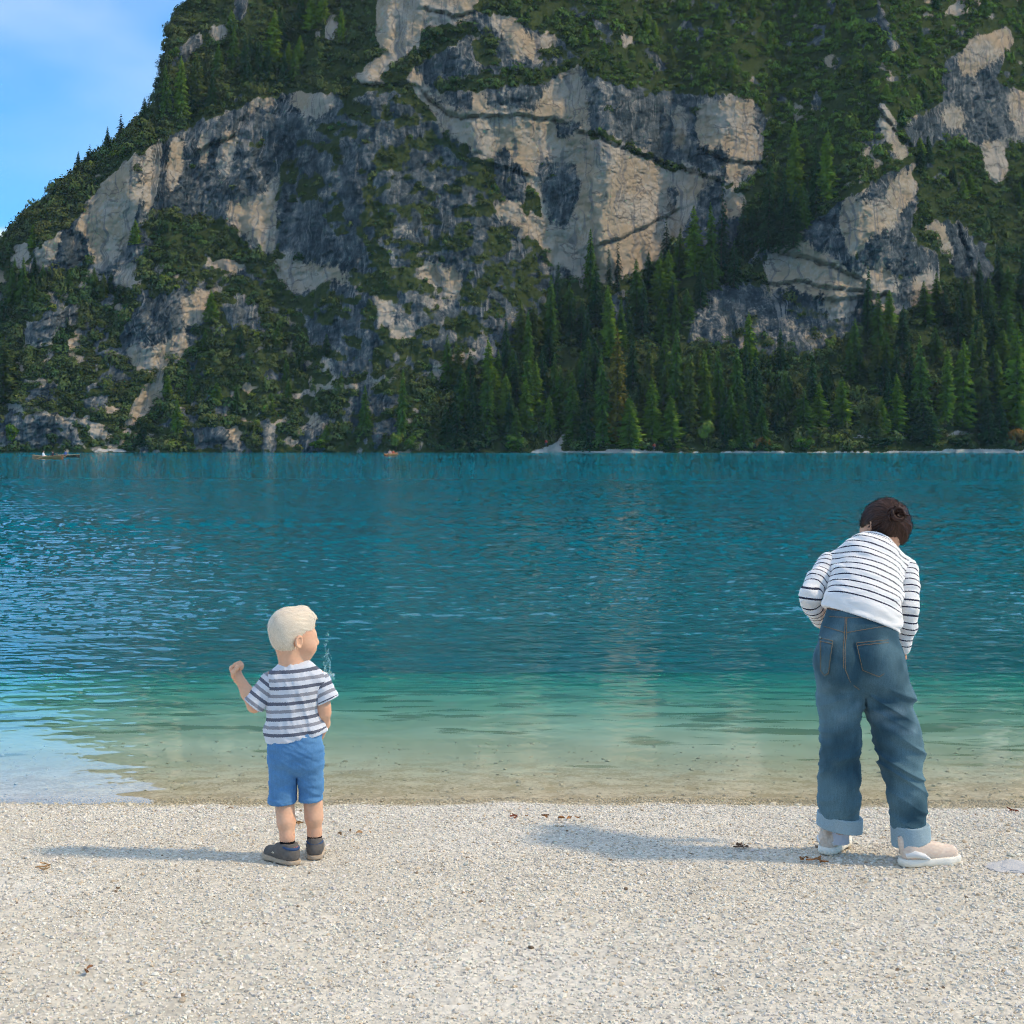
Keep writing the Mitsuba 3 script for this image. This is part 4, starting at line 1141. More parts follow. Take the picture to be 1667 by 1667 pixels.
def build_boy():
    lo, hi = boy(350, 1425, -0.22), boy(575, 975, 0.28)
    B = Field(lo, hi, 0.0036)
    # legs, hips, trunk, arms, neck
    B.chain([boy(461, 1235), boy(464, 1290, -0.01), boy(464, 1318, -0.02), boy(466, 1338, -0.035), boy(467.5, 1362, -0.045), boy(468, 1392, -0.05)], [0.052, 0.037, 0.0345, 0.0345, 0.0265, 0.0255], 0.02)
    B.chain([boy(505, 1235), boy(509, 1285, 0.01), boy(510, 1312, 0.015), boy(511, 1330, 0.01), boy(512, 1355, 0.02), boy(512, 1382, 0.02)], [0.050, 0.036, 0.0345, 0.0345, 0.0265, 0.0255], 0.02)
    B.cone(boy(482, 1212), boy(481, 1120), 0.088, 0.1, 0.03, (1, 0.70, 1))
    B.cone(boy(446, 1106), boy(518, 1106), 0.036, 0.036, 0.03)
    B.cone(boy(479, 1105), boy(472, 1058, 0.0), 0.05, 0.041, 0.03)
    B.chain([boy(441, 1108), boy(416, 1147, -0.02), boy(413, 1149, -0.02)], [0.034, 0.028, 0.027], 0.012)
    B.chain([boy(414, 1148, -0.02), boy(403, 1128, -0.012), boy(390, 1105, 0.0)], [0.027, 0.027, 0.0195], 0.012)
    B.chain([boy(522, 1108), boy(527, 1150, -0.01), boy(528, 1160, -0.005)], [0.034, 0.027, 0.026], 0.012)
    B.chain([boy(528, 1160, -0.005), boy(527, 1178, 0.045), boy(521, 1196, 0.09)], [0.026, 0.025, 0.019], 0.012)
    hand(B, boy(521, 1197, 0.092), [-0.35, 0.55, -0.6], [-0.8, -0.1, 0.4], 0.095, (0.5, 0.5, 0.4))
    hand(B, boy(388, 1106, 0.0), [-0.30, 0.05, 0.95], [0.80, -0.35, 0.30], 0.108, (1.2, 1.45, 0.9))
    A = head_axes([0.84, 0.54, -0.06], [0, 0, 1.0])
    c = boy(477, 1030, 0.0)
    s = 0.103
    q = head_shape(B, c, A, s, 0.17)
    B.cone(c + A[1] * -0.3 * s + A[2] * -0.45 * s, boy(475, 1082), 0.046, 0.044, 0.02)
    v, f = relax(*B.mesh(), 2)
    scene['person__body'] = mikit.ply((v, f), 'boy_skin', smooth=True)
    eyes('person', q, s, 'blue_iris', 0.17)
    # hair: a cap that thins out towards nape, ears and forehead, with tufts
    H = Field(c - 0.15, c + 0.15, 0.0028)
    H.ball(c + A[1] * -0.10 * s + A[2] * 0.215 * s, np.array([0.765, 0.935, 0.815]) * s, 0.01, A)
    H.ball(c + A[1] * 0.40 * s + A[2] * 0.60 * s, np.array([0.50, 0.42, 0.36]) * s, 0.03, A)
    H.ball(c + A[1] * -0.30 * s - A[2] * 0.20 * s, np.array([0.665, 0.60, 0.60]) * s, 0.02, A)
    H.cone(c + A[1] * 0.62 * s + A[2] * 0.66 * s - A[0] * 0.15 * s, c + A[1] * 0.88 * s + A[2] * 0.62 * s - A[0] * 0.1 * s, 0.014, 0.005, 0.02)
    H.cone(c + A[1] * 0.3 * s + A[2] * 0.90 * s, c + A[1] * 0.5 * s + A[2] * 0.98 * s, 0.014, 0.005, 0.02)
    H.cut(c + A[1] * 0.80 * s + A[2] * 0.30 * s, A[1] * 0.9 - A[2] * 0.8)
    for sg in (-1, 1):
        H.hollow(c + A[0] * sg * 0.95 * s + A[1] * 0.02 * s - A[2] * 0.30 * s, c + A[0] * sg * 0.6 * s + A[1] * 0.02 * s - A[2] * 0.30 * s, 0.026, 0.026)
        H.hollow(c + A[0] * sg * 0.9 * s + A[1] * 0.5 * s - A[2] * 0.30 * s, c + A[0] * sg * 0.5 * s + A[1] * 0.55 * s - A[2] * 0.45 * s, 0.055, 0.055)
    def strands(p):
        l = (p - c) @ A.T / s
        ang = np.arctan2(l[:, 0], l[:, 2] + 0.3)
        return meshkit.fbm(np.stack([ang * 26, l[:, 1] * 3.0, 0 * ang], -1), 3, 5) * 0.0030 - 0.0015
    H.crease(strands)
    v, f = relax(*H.mesh(), 1)
    l = (v - c) @ A.T / s
    uv = np.stack([np.arctan2(l[:, 0], l[:, 2] + 0.3), l[:, 1]], -1)
    scene['person__hair'] = mikit.ply((v, f), 'blond_hair', smooth=True, uv=uv)

    crown = c + A[1] * -0.45 * s + A[2] * 0.75 * s
    scene['person__hair__strand'] = loose_hair(v, f, lambda p: (p - crown) + A[1] * 0.05 - A[2] * 0.03, 9000, 0.012, 0.0006, ([0.63, 0.53, 0.40], [0.82, 0.75, 0.63]), 3, 0.12, 0.0012)
    labels['person__hair__strand'] = {'kind': 'stuff'}

    # the T-shirt: trunk and two sleeves, each with its own run of stripes
    period = 12.5 * PXM
    Tt = Field(boy(415, 1230, -0.16), boy(550, 1060, 0.18), 0.0034)
    Tt.cone(boy(481, 1120, 0.0), boy(479, 1190, 0.0), 0.116, 0.116, 0.02, (1, 0.74, 1))
    Tt.cone(boy(479, 1190, 0.0), boy(480, 1232, 0.0), 0.118, 0.126, 0.02, (1, 0.76, 1))
    Tt.cone(boy(449, 1107), boy(515, 1108), 0.043, 0.043, 0.03)
    Tt.cone(boy(470, 1090), boy(490, 1090), 0.042, 0.042, 0.03)
    Tt.cone(boy(516, 1182, 0.03), boy(527, 1206, 0.02), 0.04, 0.028, 0.03)
    def folds(p):
        low = np.clip((boy(0, 1165)[2] - p[:, 2]) / 0.1, 0, 1)
        a = f3(p + np.array([0.25, 0, 0]) * p[:, 2:], 24, 18, 7, 4) * 0.022 + (0.3 - np.abs(f3(p + np.array([0.5, 0, 0]) * p[:, 2:], 17, 9, 6, 19, 2)) * 2) * 0.008
        b = np.sin((p[:, 2] * 1.0 + p[:, 0] * 0.42) * 150 + 5 * f3(p, 10, 10, 10, 9)) * 0.0028 * low * np.clip((p[:, 0] - boy(455, 0)[0]) / 0.08, 0, 1)
        mid = np.exp(-((p[:, 0] - boy(497, 0)[0] + (p[:, 2] - boy(0, 1140)[2]) * 0.35) / 0.012) ** 2) * -0.004
        return a + b + mid
    Tt.crease(folds)
    Tt.cut(boy(480, 1074), [0.05, 0, 1])
    Tt.hollow(boy(480, 1084), boy(480, 1060), 0.040, 0.052)
    Tt.cut(boy(480, 1200), unit([0.17, 0.05, -1]))
    Tt.hollow(boy(480, 1225), boy(480, 1190), 0.112, 0.108, (1, 0.72, 1))
    v0, f0 = relax(*Tt.mesh(), 2)
    hem = ((v0 - boy(480, 1200)) @ unit([0.17, 0.05, -1]))
    neck = np.linalg.norm((v0 - boy(480, 1078))[:, :2], axis=1)
    plain = (hem > -0.016) | ((v0[:, 2] > boy(0, 1082)[2]) & (neck < 0.075))
    u0 = np.stack([(boy(0, 1084)[2] - v0[:, 2] + 0.085 * (v0[:, 0] - boy(432, 0)[0])) / period, plain * 1.0], -1)
    outs = [(v0, f0, u0)]
    for (a, b, ra, rb, n, off) in ((boy(441, 1110), boy(412, 1148, -0.02), 0.044, 0.050, unit([-0.62, -0.05, -0.78]), 0.3), (boy(521, 1110), boy(536, 1144, -0.012), 0.044, 0.047, unit([0.42, 0, -0.90]), 0.1)):
        S = Field(np.minimum(a, b) - 0.08, np.maximum(a, b) + 0.08, 0.003)
        S.cone(a, b + n * 0.02, ra, rb, 0.01)
        S.crease(lambda p: f3(p, 24, 24, 24, 7) * 0.012)
        cutp = b if b[0] < boy(480, 0)[0] else boy(536, 1139, 0)
        S.cut(cutp, n)
        S.hollow(b + n * 0.03, b - n * 0.03, rb - 0.006, rb - 0.014)
        v, f = relax(*S.mesh(), 1)
        axis = unit(b - a)
        t = (v - a) @ axis
        outs.append((v, f, np.stack([t / period + off, ((v - cutp) @ n > -0.006) * 1.0], -1)))
    v, f = join([(a, b) for a, b, _ in outs])
    scene['person__shirt'] = mikit.ply((v, f), 'tee_cloth', smooth=True, uv=np.concatenate([u for _, _, u in outs]))

    # shorts
    S = Field(boy(415, 1325, -0.16), boy(548, 1175, 0.17), 0.0034)
    S.cone(boy(481, 1190), boy(481, 1222), 0.108, 0.112, 0.03, (1, 0.78, 1))
    S.chain([boy(461, 1224), boy(461, 1262), boy(460.5, 1315, -0.01)], [0.065, 0.0585, 0.0570], 0.012, (1, 1.12, 1))
    S.chain([boy(503, 1222), boy(505, 1262), boy(507, 1312, 0.012)], [0.064, 0.0535, 0.0505], 0.012, (1, 1.12, 1))
    S.cone(boy(466, 1222, -0.03), boy(466, 1235, -0.03), 0.055, 0.05, 0.04)
    S.cone(boy(498, 1220, -0.03), boy(498, 1235, -0.03), 0.055, 0.05, 0.04)
    hemz = boy(0, 1297)[2]
    S.crease(lambda p: f3(p, 16, 12, 30, 14) * 0.016 + np.abs(f3(p + np.array([0, 0, 0.6]) * p[:, :1], 9, 9, 26, 15)) * 0.014 - 0.0022 * (p[:, 2] < hemz))
    S.cut(boy(461, 1306), [0.05, 0, -1])
    S.hollow(boy(461, 1330, -0.01), boy(461, 1294, -0.008), 0.050, 0.046, (1, 1.12, 1))
    S.hollow(boy(507, 1330, 0.012), boy(506.5, 1294, 0.012), 0.045, 0.041, (1, 1.12, 1))
    S.hollow(boy(484.6, 1264), boy(484.8, 1316), 0.0022, 0.0062, (1, 40, 1))
    v, f = relax(*S.mesh(), 2)
    scene['person__shorts'] = mikit.ply((v, f), 'shorts_cloth', smooth=True)
    return B


def build_boy_feet():
    scene['shoe_suede'] = {'type': 'principled', 'base_color': mikit.proc(lambda p, n, uv: mix([0.085, 0.078, 0.072], [0.17, 0.155, 0.14], fbm(p.x * 60, p.y * 60, p.z * 60, 3))), 'roughness': 0.9, 'specular': 0.2}
    scene['shoe_gum'] = {'type': 'principled', 'base_color': mikit.proc(lambda p, n, uv: mix([0.34, 0.26, 0.18], [0.46, 0.37, 0.27], noise(p.x * 60, p.y * 60, p.z * 90))), 'roughness': 0.8}
    scene['shoe_blue'] = diffuse(0.05, 0.085, 0.17)
    scene['shoe_pink'] = diffuse(0.55, 0.16, 0.16)
    scene['sock_black'] = diffuse(0.012, 0.012, 0.014)
    scene['shoe_cream'] = diffuse(0.62, 0.55, 0.42)
    for heel, toe, ank in (((boy(482, 0)[0] * 0.985, 5.757), (boy(430, 0)[0], 5.872), boy(468, 1376, -0.05)), ((boy(513, 0)[0], 5.835), (boy(507, 0)[0], 5.995), boy(512, 1364, 0.02))):
        z0 = float(ground_z(heel[0], heel[1])) + 0.004
        up, sole, pt = shoe(heel, toe, z0, 0.070, 0.080, 0.017, ank)
        k = numbered('person__shoe')
        scene[k] = mikit.ply(up, 'shoe_suede', smooth=True)
        scene[k + '__sole'] = mikit.ply(sole, 'shoe_gum', smooth=True)
        # ankle collar, heel strap with its small stripes, and a star on the outer side
        ring = [pt(0.16 + 0.165 * math.cos(t), 0.40 * math.sin(t), 0.066 + 0.004 * math.cos(t)) for t in np.linspace(0.9, 5.4, 18)]
        scene[k + '__collar'] = mikit.ply(tube_mesh(ring, 0.0075, 6), 'shoe_blue', smooth=True)
        bars = []
        for q in (-0.12, 0.0, 0.12):
            for sgn in (1,):
                bars.append(tube_mesh([pt(0.008 + 0.05 * abs(q), q, 0.052), pt(-0.004 + 0.05 * abs(q), q, 0.072)], 0.0032, 5))
        scene[k + '__heel_stripe'] = mikit.ply(join(bars), 'shoe_pink', smooth=True)
        star = []
        for t in range(10):
            r = 0.012 if t % 2 == 0 else 0.005
            star.append((r * math.sin(t * math.pi / 5), r * math.cos(t * math.pi / 5)))
        m = trimesh.creation.extrude_polygon(__import__('shapely').Polygon(star), 0.003)
        m.apply_transform(trimesh.geometry.align_vectors([0, 0, 1], unit(pt(0, -1, 0.35) - pt(0, 0, 0))))
        m.apply_translation(pt(0.5, -0.46, 0.040))
        scene[k + '__star'] = mikit.ply(m, 'shoe_cream')
        scene[k + '__sock'] = mikit.ply(tube_mesh([ank + [0, 0, -0.03], ank + [0, 0, 0.0], ank + [0, 0, 0.018]], [0.032, 0.0305, 0.0300], 20), 'sock_black', smooth=True)


build_boy()
build_boy_feet()

# ---------------------------------------------------------------- the woman
WY = 5.87
wom = lambda px, py, dy=0.0: at(px, py, WY + dy)
WPM = WY / F
tag('person_001', 'woman with dark bun, thin striped white sweater and rolled blue jeans, bending forward', 'person')


def build_woman():
    B = Field(wom(1285, 1400, -0.25), wom(1575, 800, 0.62), 0.0048)
    B.chain([wom(1372, 1085), wom(1368, 1210, -0.01), wom(1366, 1300, 0.02), wom(1367, 1362, 0.05)], [0.085, 0.055, 0.05, 0.034], 0.03)
    B.chain([wom(1436, 1085), wom(1466, 1225, -0.03), wom(1478, 1310, -0.06), wom(1484, 1378, -0.08)], [0.085, 0.055, 0.05, 0.034], 0.03)
    B.cone(wom(1398, 1060, 0.02), wom(1400, 1010, 0.06), 0.14, 0.13, 0.03, (1, 0.8, 1))
    B.cone(wom(1400, 1010, 0.06), wom(1412, 930, 0.26), 0.13, 0.13, 0.03, (1, 0.8, 1))
    B.cone(wom(1358, 918, 0.29), wom(1466, 925, 0.29), 0.042, 0.042, 0.03)
    B.chain([wom(1420, 915, 0.33), wom(1436, 886, 0.39), wom(1440, 870, 0.42)], [0.06, 0.052, 0.05], 0.03)
    B.chain([wom(1345, 920, 0.26), wom(1319, 968, 0.13), wom(1330, 1000, 0.22)], [0.040, 0.031, 0.024], 0.02)
    B.chain([wom(1476, 930, 0.26), wom(1482, 990, 0.16), wom(1466, 1062, 0.22)], [0.040, 0.031, 0.024], 0.02)
    hand(B, wom(1332, 1003, 0.225), [0.55, 0.6, -0.5], [-0.2, -0.5, -0.8], 0.15, (0.3, 0.4, 0.3))
    hand(B, wom(1465, 1066, 0.22), [-0.45, 0.35, -0.8], [-0.6, -0.6, 0.1], 0.15, (0.3, 0.4, 0.3))
    A = head_axes([-0.48, 0.76, -0.50], [0.12, 0.3, 1.0])
    c = wom(1438, 858, 0.42)
    s = 0.113
    q = head_shape(B, c, A, s)
    B.cone(c + A[1] * -0.25 * s - A[2] * 0.5 * s, wom(1428, 895, 0.36), 0.055, 0.055, 0.03)
    v, f = relax(*B.mesh(), 2)
    scene['person_001__body'] = mikit.ply((v, f), 'woman_skin', smooth=True)
    eyes('person_001', q, s, 'brown_iris')
    bun = wom(1459, 838, 0.285)
    H = Field(c - 0.17, c + 0.17, 0.003)
    H.ball(c + A[1] * -0.14 * s + A[2] * 0.18 * s, np.array([0.835, 1.0, 0.87]) * s, 0.01, A)
    H.ball(c + A[1] * -0.42 * s - A[2] * 0.18 * s, np.array([0.76, 0.60, 0.62]) * s, 0.04, A)
    H.cone(c - A[0] * 0.35 * s - A[1] * 0.6 * s - A[2] * 0.2 * s, wom(1464, 876, 0.36), 0.030, 0.020, 0.03)
    H.hollow(c + A[1] * 1.25 * s - A[2] * 0.35 * s, c + A[1] * 0.75 * s - A[2] * 0.3 * s, 0.075, 0.07)
    for sg in (-1, 1):
        H.hollow(c + A[0] * sg * 0.95 * s + A[1] * 0.3 * s - A[2] * 0.28 * s, c + A[0] * sg * 0.6 * s + A[1] * 0.5 * s - A[2] * 0.45 * s, 0.040, 0.066)
    def strands(p):
        l = p - bun
        ang = np.arctan2(l @ A[0], l @ A[2])
        rad = np.linalg.norm(l, axis=1)
        return meshkit.fbm(np.stack([ang * 7, rad * 10, 0 * ang], -1), 3, 6) * 0.014 - 0.007
    H.crease(strands)
    v, f = relax(*H.mesh(), 1)
    l = v - bun
    scene['person_001__hair'] = mikit.ply((v, f), 'brown_hair', smooth=True, uv=np.stack([np.arctan2(l @ A[0], l @ A[2]) * 0.6, np.linalg.norm(l, axis=1) * 12], -1))
    scene['person_001__hair__strand'] = loose_hair(v, f, lambda p: bun - p, 6500, 0.032, 0.0007, ([0.012, 0.006, 0.004], [0.10, 0.042, 0.025]), 4, 0.07, 0.0012)
    labels['person_001__hair__strand'] = {'kind': 'stuff'}
    # the knot: a thick lock wound round itself, loose ends on top
    rng = np.random.default_rng(8)
    out = -A[1] * 0.75 + A[2] * 0.4
    out = unit(bun - c)
    e1 = unit(np.cross(out, [0.2, 0.1, 1])); e2 = np.cross(out, e1)
    locks = []
    for k in range(16):
        a0, r0, hgt = rng.uniform(0, 6.28), rng.uniform(0.010, 0.034), rng.uniform(-0.020, 0.032)
        t = np.linspace(0, rng.uniform(2.5, 4.6), 14)
        rr = r0 + 0.004 * np.sin(t * 2 + k)
        pts = bun[None] + (np.cos(a0 + t) * rr)[:, None] * e1 + (np.sin(a0 + t) * rr)[:, None] * e2 + (hgt + 0.012 * np.sin(t + k))[:, None] * out
        locks.append(tube_mesh(pts, np.interp(np.arange(14), [0, 3, 10, 13], [0.003, 0.0085, 0.0085, 0.002]), 7))
    for k in range(22):
        d = unit(out * 0.7 + e1 * rng.normal(0, 0.6) + e2 * rng.normal(0, 0.6) + np.array([0, 0, 0.25]))
        b = bun + out * 0.01 + e1 * rng.normal(0, 0.014) + e2 * rng.normal(0, 0.014)
        t = np.linspace(0, 1, 6)[:, None]
        pts = b + d * t * rng.uniform(0.025, 0.05) + e1 * t ** 2 * rng.normal(0, 0.012)
        locks.append(tube_mesh(pts, np.linspace(0.0035, 0.0008, 6), 5))
    v, f = join(locks)
    l = v - bun
    scene['person_001__bun'] = mikit.ply((v, f), 'brown_hair', smooth=True, uv=np.stack([l @ e1 * 40, l @ e2 * 20], -1))

    # the sweater
    S = Field(wom(1300, 1062, -0.17), wom(1515, 850, 0.50), 0.0042)
    spine = [wom(1400, 1030, 0.03), wom(1402, 1000, 0.065), wom(1408, 960, 0.145), wom(1413, 925, 0.235), wom(1417, 906, 0.31)]
    S.chain(spine, [0.160, 0.160, 0.152, 0.140, 0.115], 0.03, (1, 0.82, 1))
    S.cone(wom(1358, 921, 0.27), wom(1472, 930, 0.27), 0.063, 0.063, 0.05)
    S.cone(wom(1405, 905, 0.33), wom(1432, 899, 0.36), 0.068, 0.062, 0.04)
    hp, hn = wom(1398, 1006, 0.0), unit([-0.37, -0.14, -1.0])
    def folds(p):
        low = np.clip((wom(0, 960)[2] - p[:, 2]) / 0.1, 0, 1)
        return f3(p, 9, 9, 20, 24) * 0.018 + (0.3 - np.abs(f3(p + np.array([0, 0, 0.4]) * p[:, :1], 5, 5, 17, 27, 2)) * 2) * 0.012 + np.sin(p[:, 2] * 120 + p[:, 0] * 30 + 5 * f3(p, 8, 8, 8, 5)) * 0.0022 * low
    S.crease(folds)
    S.cut(hp, hn)
    S.hollow(wom(1400, 1050, 0.02), wom(1401, 1015, 0.045), 0.152, 0.146, (1, 0.80, 1))
    S.hollow(wom(1434, 882, 0.40), wom(1430, 893, 0.375), 0.058, 0.052)
    v0, f0 = relax(*S.mesh(), 2)
    sc = along(v0, spine, 14.0)
    rib = (v0 - hp) @ hn > -0.062
    period = 0.0275
    coord = sc * 0.42 + 0.58 * (-(v0 - hp) @ hn)
    u0 = np.stack([coord / period + 0.2, rib * 1.0], -1)
    outs = [(v0, f0, u0)]
    for pts, rad, wr in (([wom(1350, 921, 0.26), wom(1333, 945, 0.19), wom(1319, 970, 0.13), wom(1325, 988, 0.165), wom(1337, 1010, 0.235)], [0.057, 0.053, 0.047, 0.045, 0.036], 0),
                         ([wom(1474, 930, 0.26), wom(1478, 955, 0.21), wom(1480, 988, 0.165), wom(1477, 1020, 0.18), wom(1466, 1060, 0.215)], [0.057, 0.048, 0.043, 0.041, 0.034], 1)):
        pts = np.array(pts)
        Sl = Field(pts.min(0) - 0.1, pts.max(0) + 0.1, 0.004)
        Sl.chain(pts, rad, 0.012)
        n = unit(pts[-1] - pts[-2])
        Sl.crease(lambda p: f3(p, 15, 15, 22, 33 + wr) * 0.018)
        Sl.cut(pts[-1], n)
        v, f = relax(*Sl.mesh(), 2)
        a2 = np.linalg.norm(np.diff(pts, axis=0), axis=1)
        sc, ws = 0, 0
        for (p0, p1, s0) in ((pts[0], pts[2], 0.0), (pts[2], pts[4], a2[:2].sum())):
            L = np.linalg.norm(p1 - p0)
            t = (v - p0) @ (p1 - p0) / L
            e = np.linalg.norm(v - p0 - np.clip(t, 0, L)[:, None] * (p1 - p0) / L, axis=1)
            w = np.exp(-e / 0.007)
            sc, ws = sc + w * (s0 + t), ws + w
        sc = sc / ws
        a2 = [a2.sum()]
        outs.append((v, f, np.stack([sc / 0.027 + 0.35 * wr, (sc > a2[-1] - 0.012) * 1.0], -1)))
    v, f = join([(a, b) for a, b, _ in outs])
    scene['person_001__sweater'] = mikit.ply((v, f), 'sweater_knit', smooth=True, uv=np.concatenate([u for _, _, u in outs]))

    # the jeans
    J = Field(wom(1300, 1375, -0.28), wom(1540, 980, 0.30), 0.0044)
    J.cone(wom(1400, 1000, 0.05), wom(1398, 1040, 0.02), 0.136, 0.150, 0.03, (1, 0.72, 1))
    J.cone(wom(1398, 1040, 0.02), wom(1398, 1075, 0.01), 0.153, 0.164, 0.03, (1, 0.72, 1))
    J.chain([wom(1367, 1085, 0.0), wom(1367, 1140, 0.0), wom(1368, 1200, -0.005), wom(1366, 1260, 0.01), wom(1366.5, 1300, 0.02), wom(1367, 1358, 0.04)], [0.101, 0.086, 0.075, 0.077, 0.080, 0.080], 0.03, (1, 1.12, 1))
    J.chain([wom(1432, 1085, 0.0), wom(1446, 1140, -0.01), wom(1459, 1195, -0.02), wom(1468, 1240, -0.035), wom(1477, 1300, -0.05), wom(1482, 1372, -0.065)], [0.104, 0.097, 0.088, 0.084, 0.072, 0.068], 0.03, (1, 1.12, 1))
    J.cone(wom(1364, 1072, -0.055), wom(1366, 1094, -0.05), 0.088, 0.08, 0.05)
    J.cone(wom(1430, 1072, -0.055), wom(1434, 1096, -0.05), 0.092, 0.085, 0.05)
    J.hollow(wom(1398, 1096, -0.21), wom(1403, 1140, -0.13), 0.035, 0.045)
    J.hollow(wom(1403.5, 1132), wom(1413, 1210), 0.0035, 0.026, (1, 60, 1))
    wz = lambda py: wom(0, py)[2]
    def folds(p):
        x, y, z = p.T
        right = (x > wom(1408, 0)[0]) * 1.0
        leg = np.clip((wz(1105) - z) / 0.08, 0, 1)
        skew = np.stack([x, y, z + np.where(right > 0, 0.55, -0.35) * (x - wom(1400, 0)[0])], -1)
        rid = 1 - 3.4 * np.abs(f3(skew, 3.2, 3.2, 14, 41, 2)) ** 0.8
        rid2 = 1 - 2.6 * np.abs(f3(skew, 6, 6, 26, 43, 2))
        under = np.exp(-((z - wz(1135)) / 0.05) ** 2) * right
        knee = np.exp(-((z - wz(1225)) / 0.09) ** 2)
        hem = np.exp(-((z - wz(1322)) / 0.05) ** 2)
        return -(rid - 0.5) * 0.016 * leg * (0.5 + 0.9 * under + 0.8 * knee + 0.15 * hem) - (rid2 - 0.6) * 0.0035 * leg + f3(p, 7, 7, 9, 44) * 0.010
    J.crease(folds, 0.035)
    raw = J.d.copy()
    J.cut(wom(1367, 1336, 0.04), unit([-0.12, 0, -1]))
    left_only = J.ax[0] < wom(1424, 0)[0]
    J.d = np.where(left_only[:, None, None], J.d, raw)
    J.d = np.where((~left_only)[:, None, None] & (J.ax[2] < wz(1354))[None, None, :], np.maximum(J.d, 0.003), J.d).astype(np.float32)
    v, f = relax(*J.mesh(), 2)
    worn = np.exp(-((v[:, 2] - wz(1110)) / 0.16) ** 2) * 0.5 + np.exp(-((v[:, 2] - wz(1230)) / 0.16) ** 2) * 0.4
    worn = worn + f3(v, 7, 7, 9, 50) * 1.1
    scene['person_001__jeans'] = mikit.ply((v, f), 'denim', smooth=True, uv=np.stack([0 * worn, np.clip(worn, 0, 1)], -1))
    scene['stitch_thread'] = diffuse(0.22, 0.155, 0.095)

    def drape(pts, lift):
        """Points of the photograph, laid onto the back of the jeans."""
        o = []
        for px, py in pts:
            p = wom(px, py)
            y = J.front(p[0], p[2])
            for _ in range(2):
                if y is not None:
                    p = at(px, py, y)
                    y = J.front(p[0], p[2]) or y
            if y is not None:
                o.append(at(px, py, y - lift))
        return np.array(o)

    def seam(pts, r=0.0013, n=40):
        pts = np.array(pts, float)
        t = np.concatenate([[0], np.cumsum(np.linalg.norm(np.diff(pts, axis=0), axis=1))])
        u = np.linspace(0, t[-1], n)
        d = drape(np.stack([np.interp(u, t, pts[:, 0]), np.interp(u, t, pts[:, 1])], -1), 0.0006)
        if len(d) > 4:
            d[:, 1] = gaussian_filter(d[:, 1], 1.5)
        return tube_mesh(d, r, 5)

    k = 0
    for corner, tip in ((((1334, 1036), (1357, 1041), (1349, 1098), (1335, 1093)), (1342, 1103)), (((1391, 1045), (1449, 1039), (1454, 1090), (1402, 1092)), (1432, 1106))):
        key = numbered('person_001__back_pocket')
        a, b, c2, d2 = (np.array(p, float) for p in corner)
        gu, gv_ = np.meshgrid(np.linspace(0, 1, 22), np.linspace(0, 1, 24), indexing='ij')
        P2 = (a * (1 - gu)[..., None] + b * gu[..., None]) * (1 - gv_)[..., None] + (d2 * (1 - gu)[..., None] + c2 * gu[..., None]) * gv_[..., None]
        P2 = P2 + (np.array(tip) - (c2 + d2) / 2) * ((1 - np.abs(2 * gu - 1)) * np.clip(gv_ * 3 - 2, 0, 1))[..., None]
        ys_ = np.array([[(lambda p: J.front(p[0], p[2]))(wom(*P2[i, j])) or np.nan for j in range(24)] for i in range(22)])
        ys_ = np.where(np.isnan(ys_), np.nanmedian(ys_), ys_)
        ys_ = gaussian_filter(ys_, 1.0)
        rim = (gu < 0.02) | (gu > 0.98) | (gv_ > 0.98) | (gv_ < 0.02)
        W = np.stack([(P2[..., 0] - CX) / F * (ys_), ys_ - np.where(rim, -0.003, 0.0032), CZ - (P2[..., 1] - HY) / F * ys_], -1)
        scene[key] = mikit.ply((W.reshape(-1, 3), grid_faces(22, 24)), 'denim', smooth=True, uv=np.stack([0 * gu.ravel(), 0.25 + 0 * gu.ravel()], -1))
        edge = [P2[1, j] for j in range(1, 23)] + [P2[i, 22] for i in range(1, 21)] + [P2[20, j] for j in range(22, 0, -1)]
        top = [P2[i, 3] for i in range(1, 21)]
        lines = []
        for e in (edge, top, [P2[i, 1] for i in range(1, 21)]):
            d = np.array([at(p[0], p[1], np.interp(0, [0], [J.front(*wom(*p)[[0, 2]]) or WY]) - 0.0042) for p in e])
            d[:, 1] = gaussian_filter(d[:, 1], 1.0)
            lines.append(tube_mesh(d, 0.0012, 5))
        scene[key + '__stitching'] = mikit.ply(join(lines), 'stitch_thread', smooth=True)
    lines = [seam([(1378.5, 1004), (1378, 1030), (1375.5, 1060), (1376, 1090), (1385, 1112), (1398, 1122)]), seam([(1376, 1004), (1375, 1030), (1372.5, 1060), (1373, 1088)]),
             seam([(1334, 1018), (1350, 1022), (1375, 1030)]), seam([(1378, 1030), (1400, 1026), (1430, 1021), (1456, 1019)]), seam([(1338, 1003), (1376, 1005), (1440, 1005)])]
    scene['person_001__stitching'] = mikit.ply(join(lines), 'stitch_thread', smooth=True)

    # the turned-up hems
    for (c0, c1, r0, r1, n0, n1) in ((wom(1367, 1326, 0.032), wom(1366.5, 1349, 0.04), 0.0915, 0.0930, [0.14, 0, 1], [-0.16, 0, -1]), (wom(1481, 1341, -0.06), wom(1483, 1371, -0.068), 0.0765, 0.0795, [0.0, 0, 1], [0.20, 0, -1])):
        C = Field(np.minimum(c0, c1) - 0.13, np.maximum(c0, c1) + 0.13, 0.0036)
        C.cone(c0 + (c0 - c1), c1 + (c1 - c0), r0, r1, 0.01, (1, 1.1, 1))
        C.crease(lambda p: f3(p, 14, 14, 10, 60) * 0.012)
        C.cut(c0, n0).cut(c1, n1)
        C.hollow(c1 + (c1 - c0) * 1.2, c1 - (c1 - c0) * 0.2, r1 - 0.012, r1 - 0.016, (1, 1.1, 1))
        v, f = relax(*C.mesh(), 2)
        scene[numbered('person_001__rolled_cuff')] = mikit.ply((v, f), 'denim_inside', smooth=True)


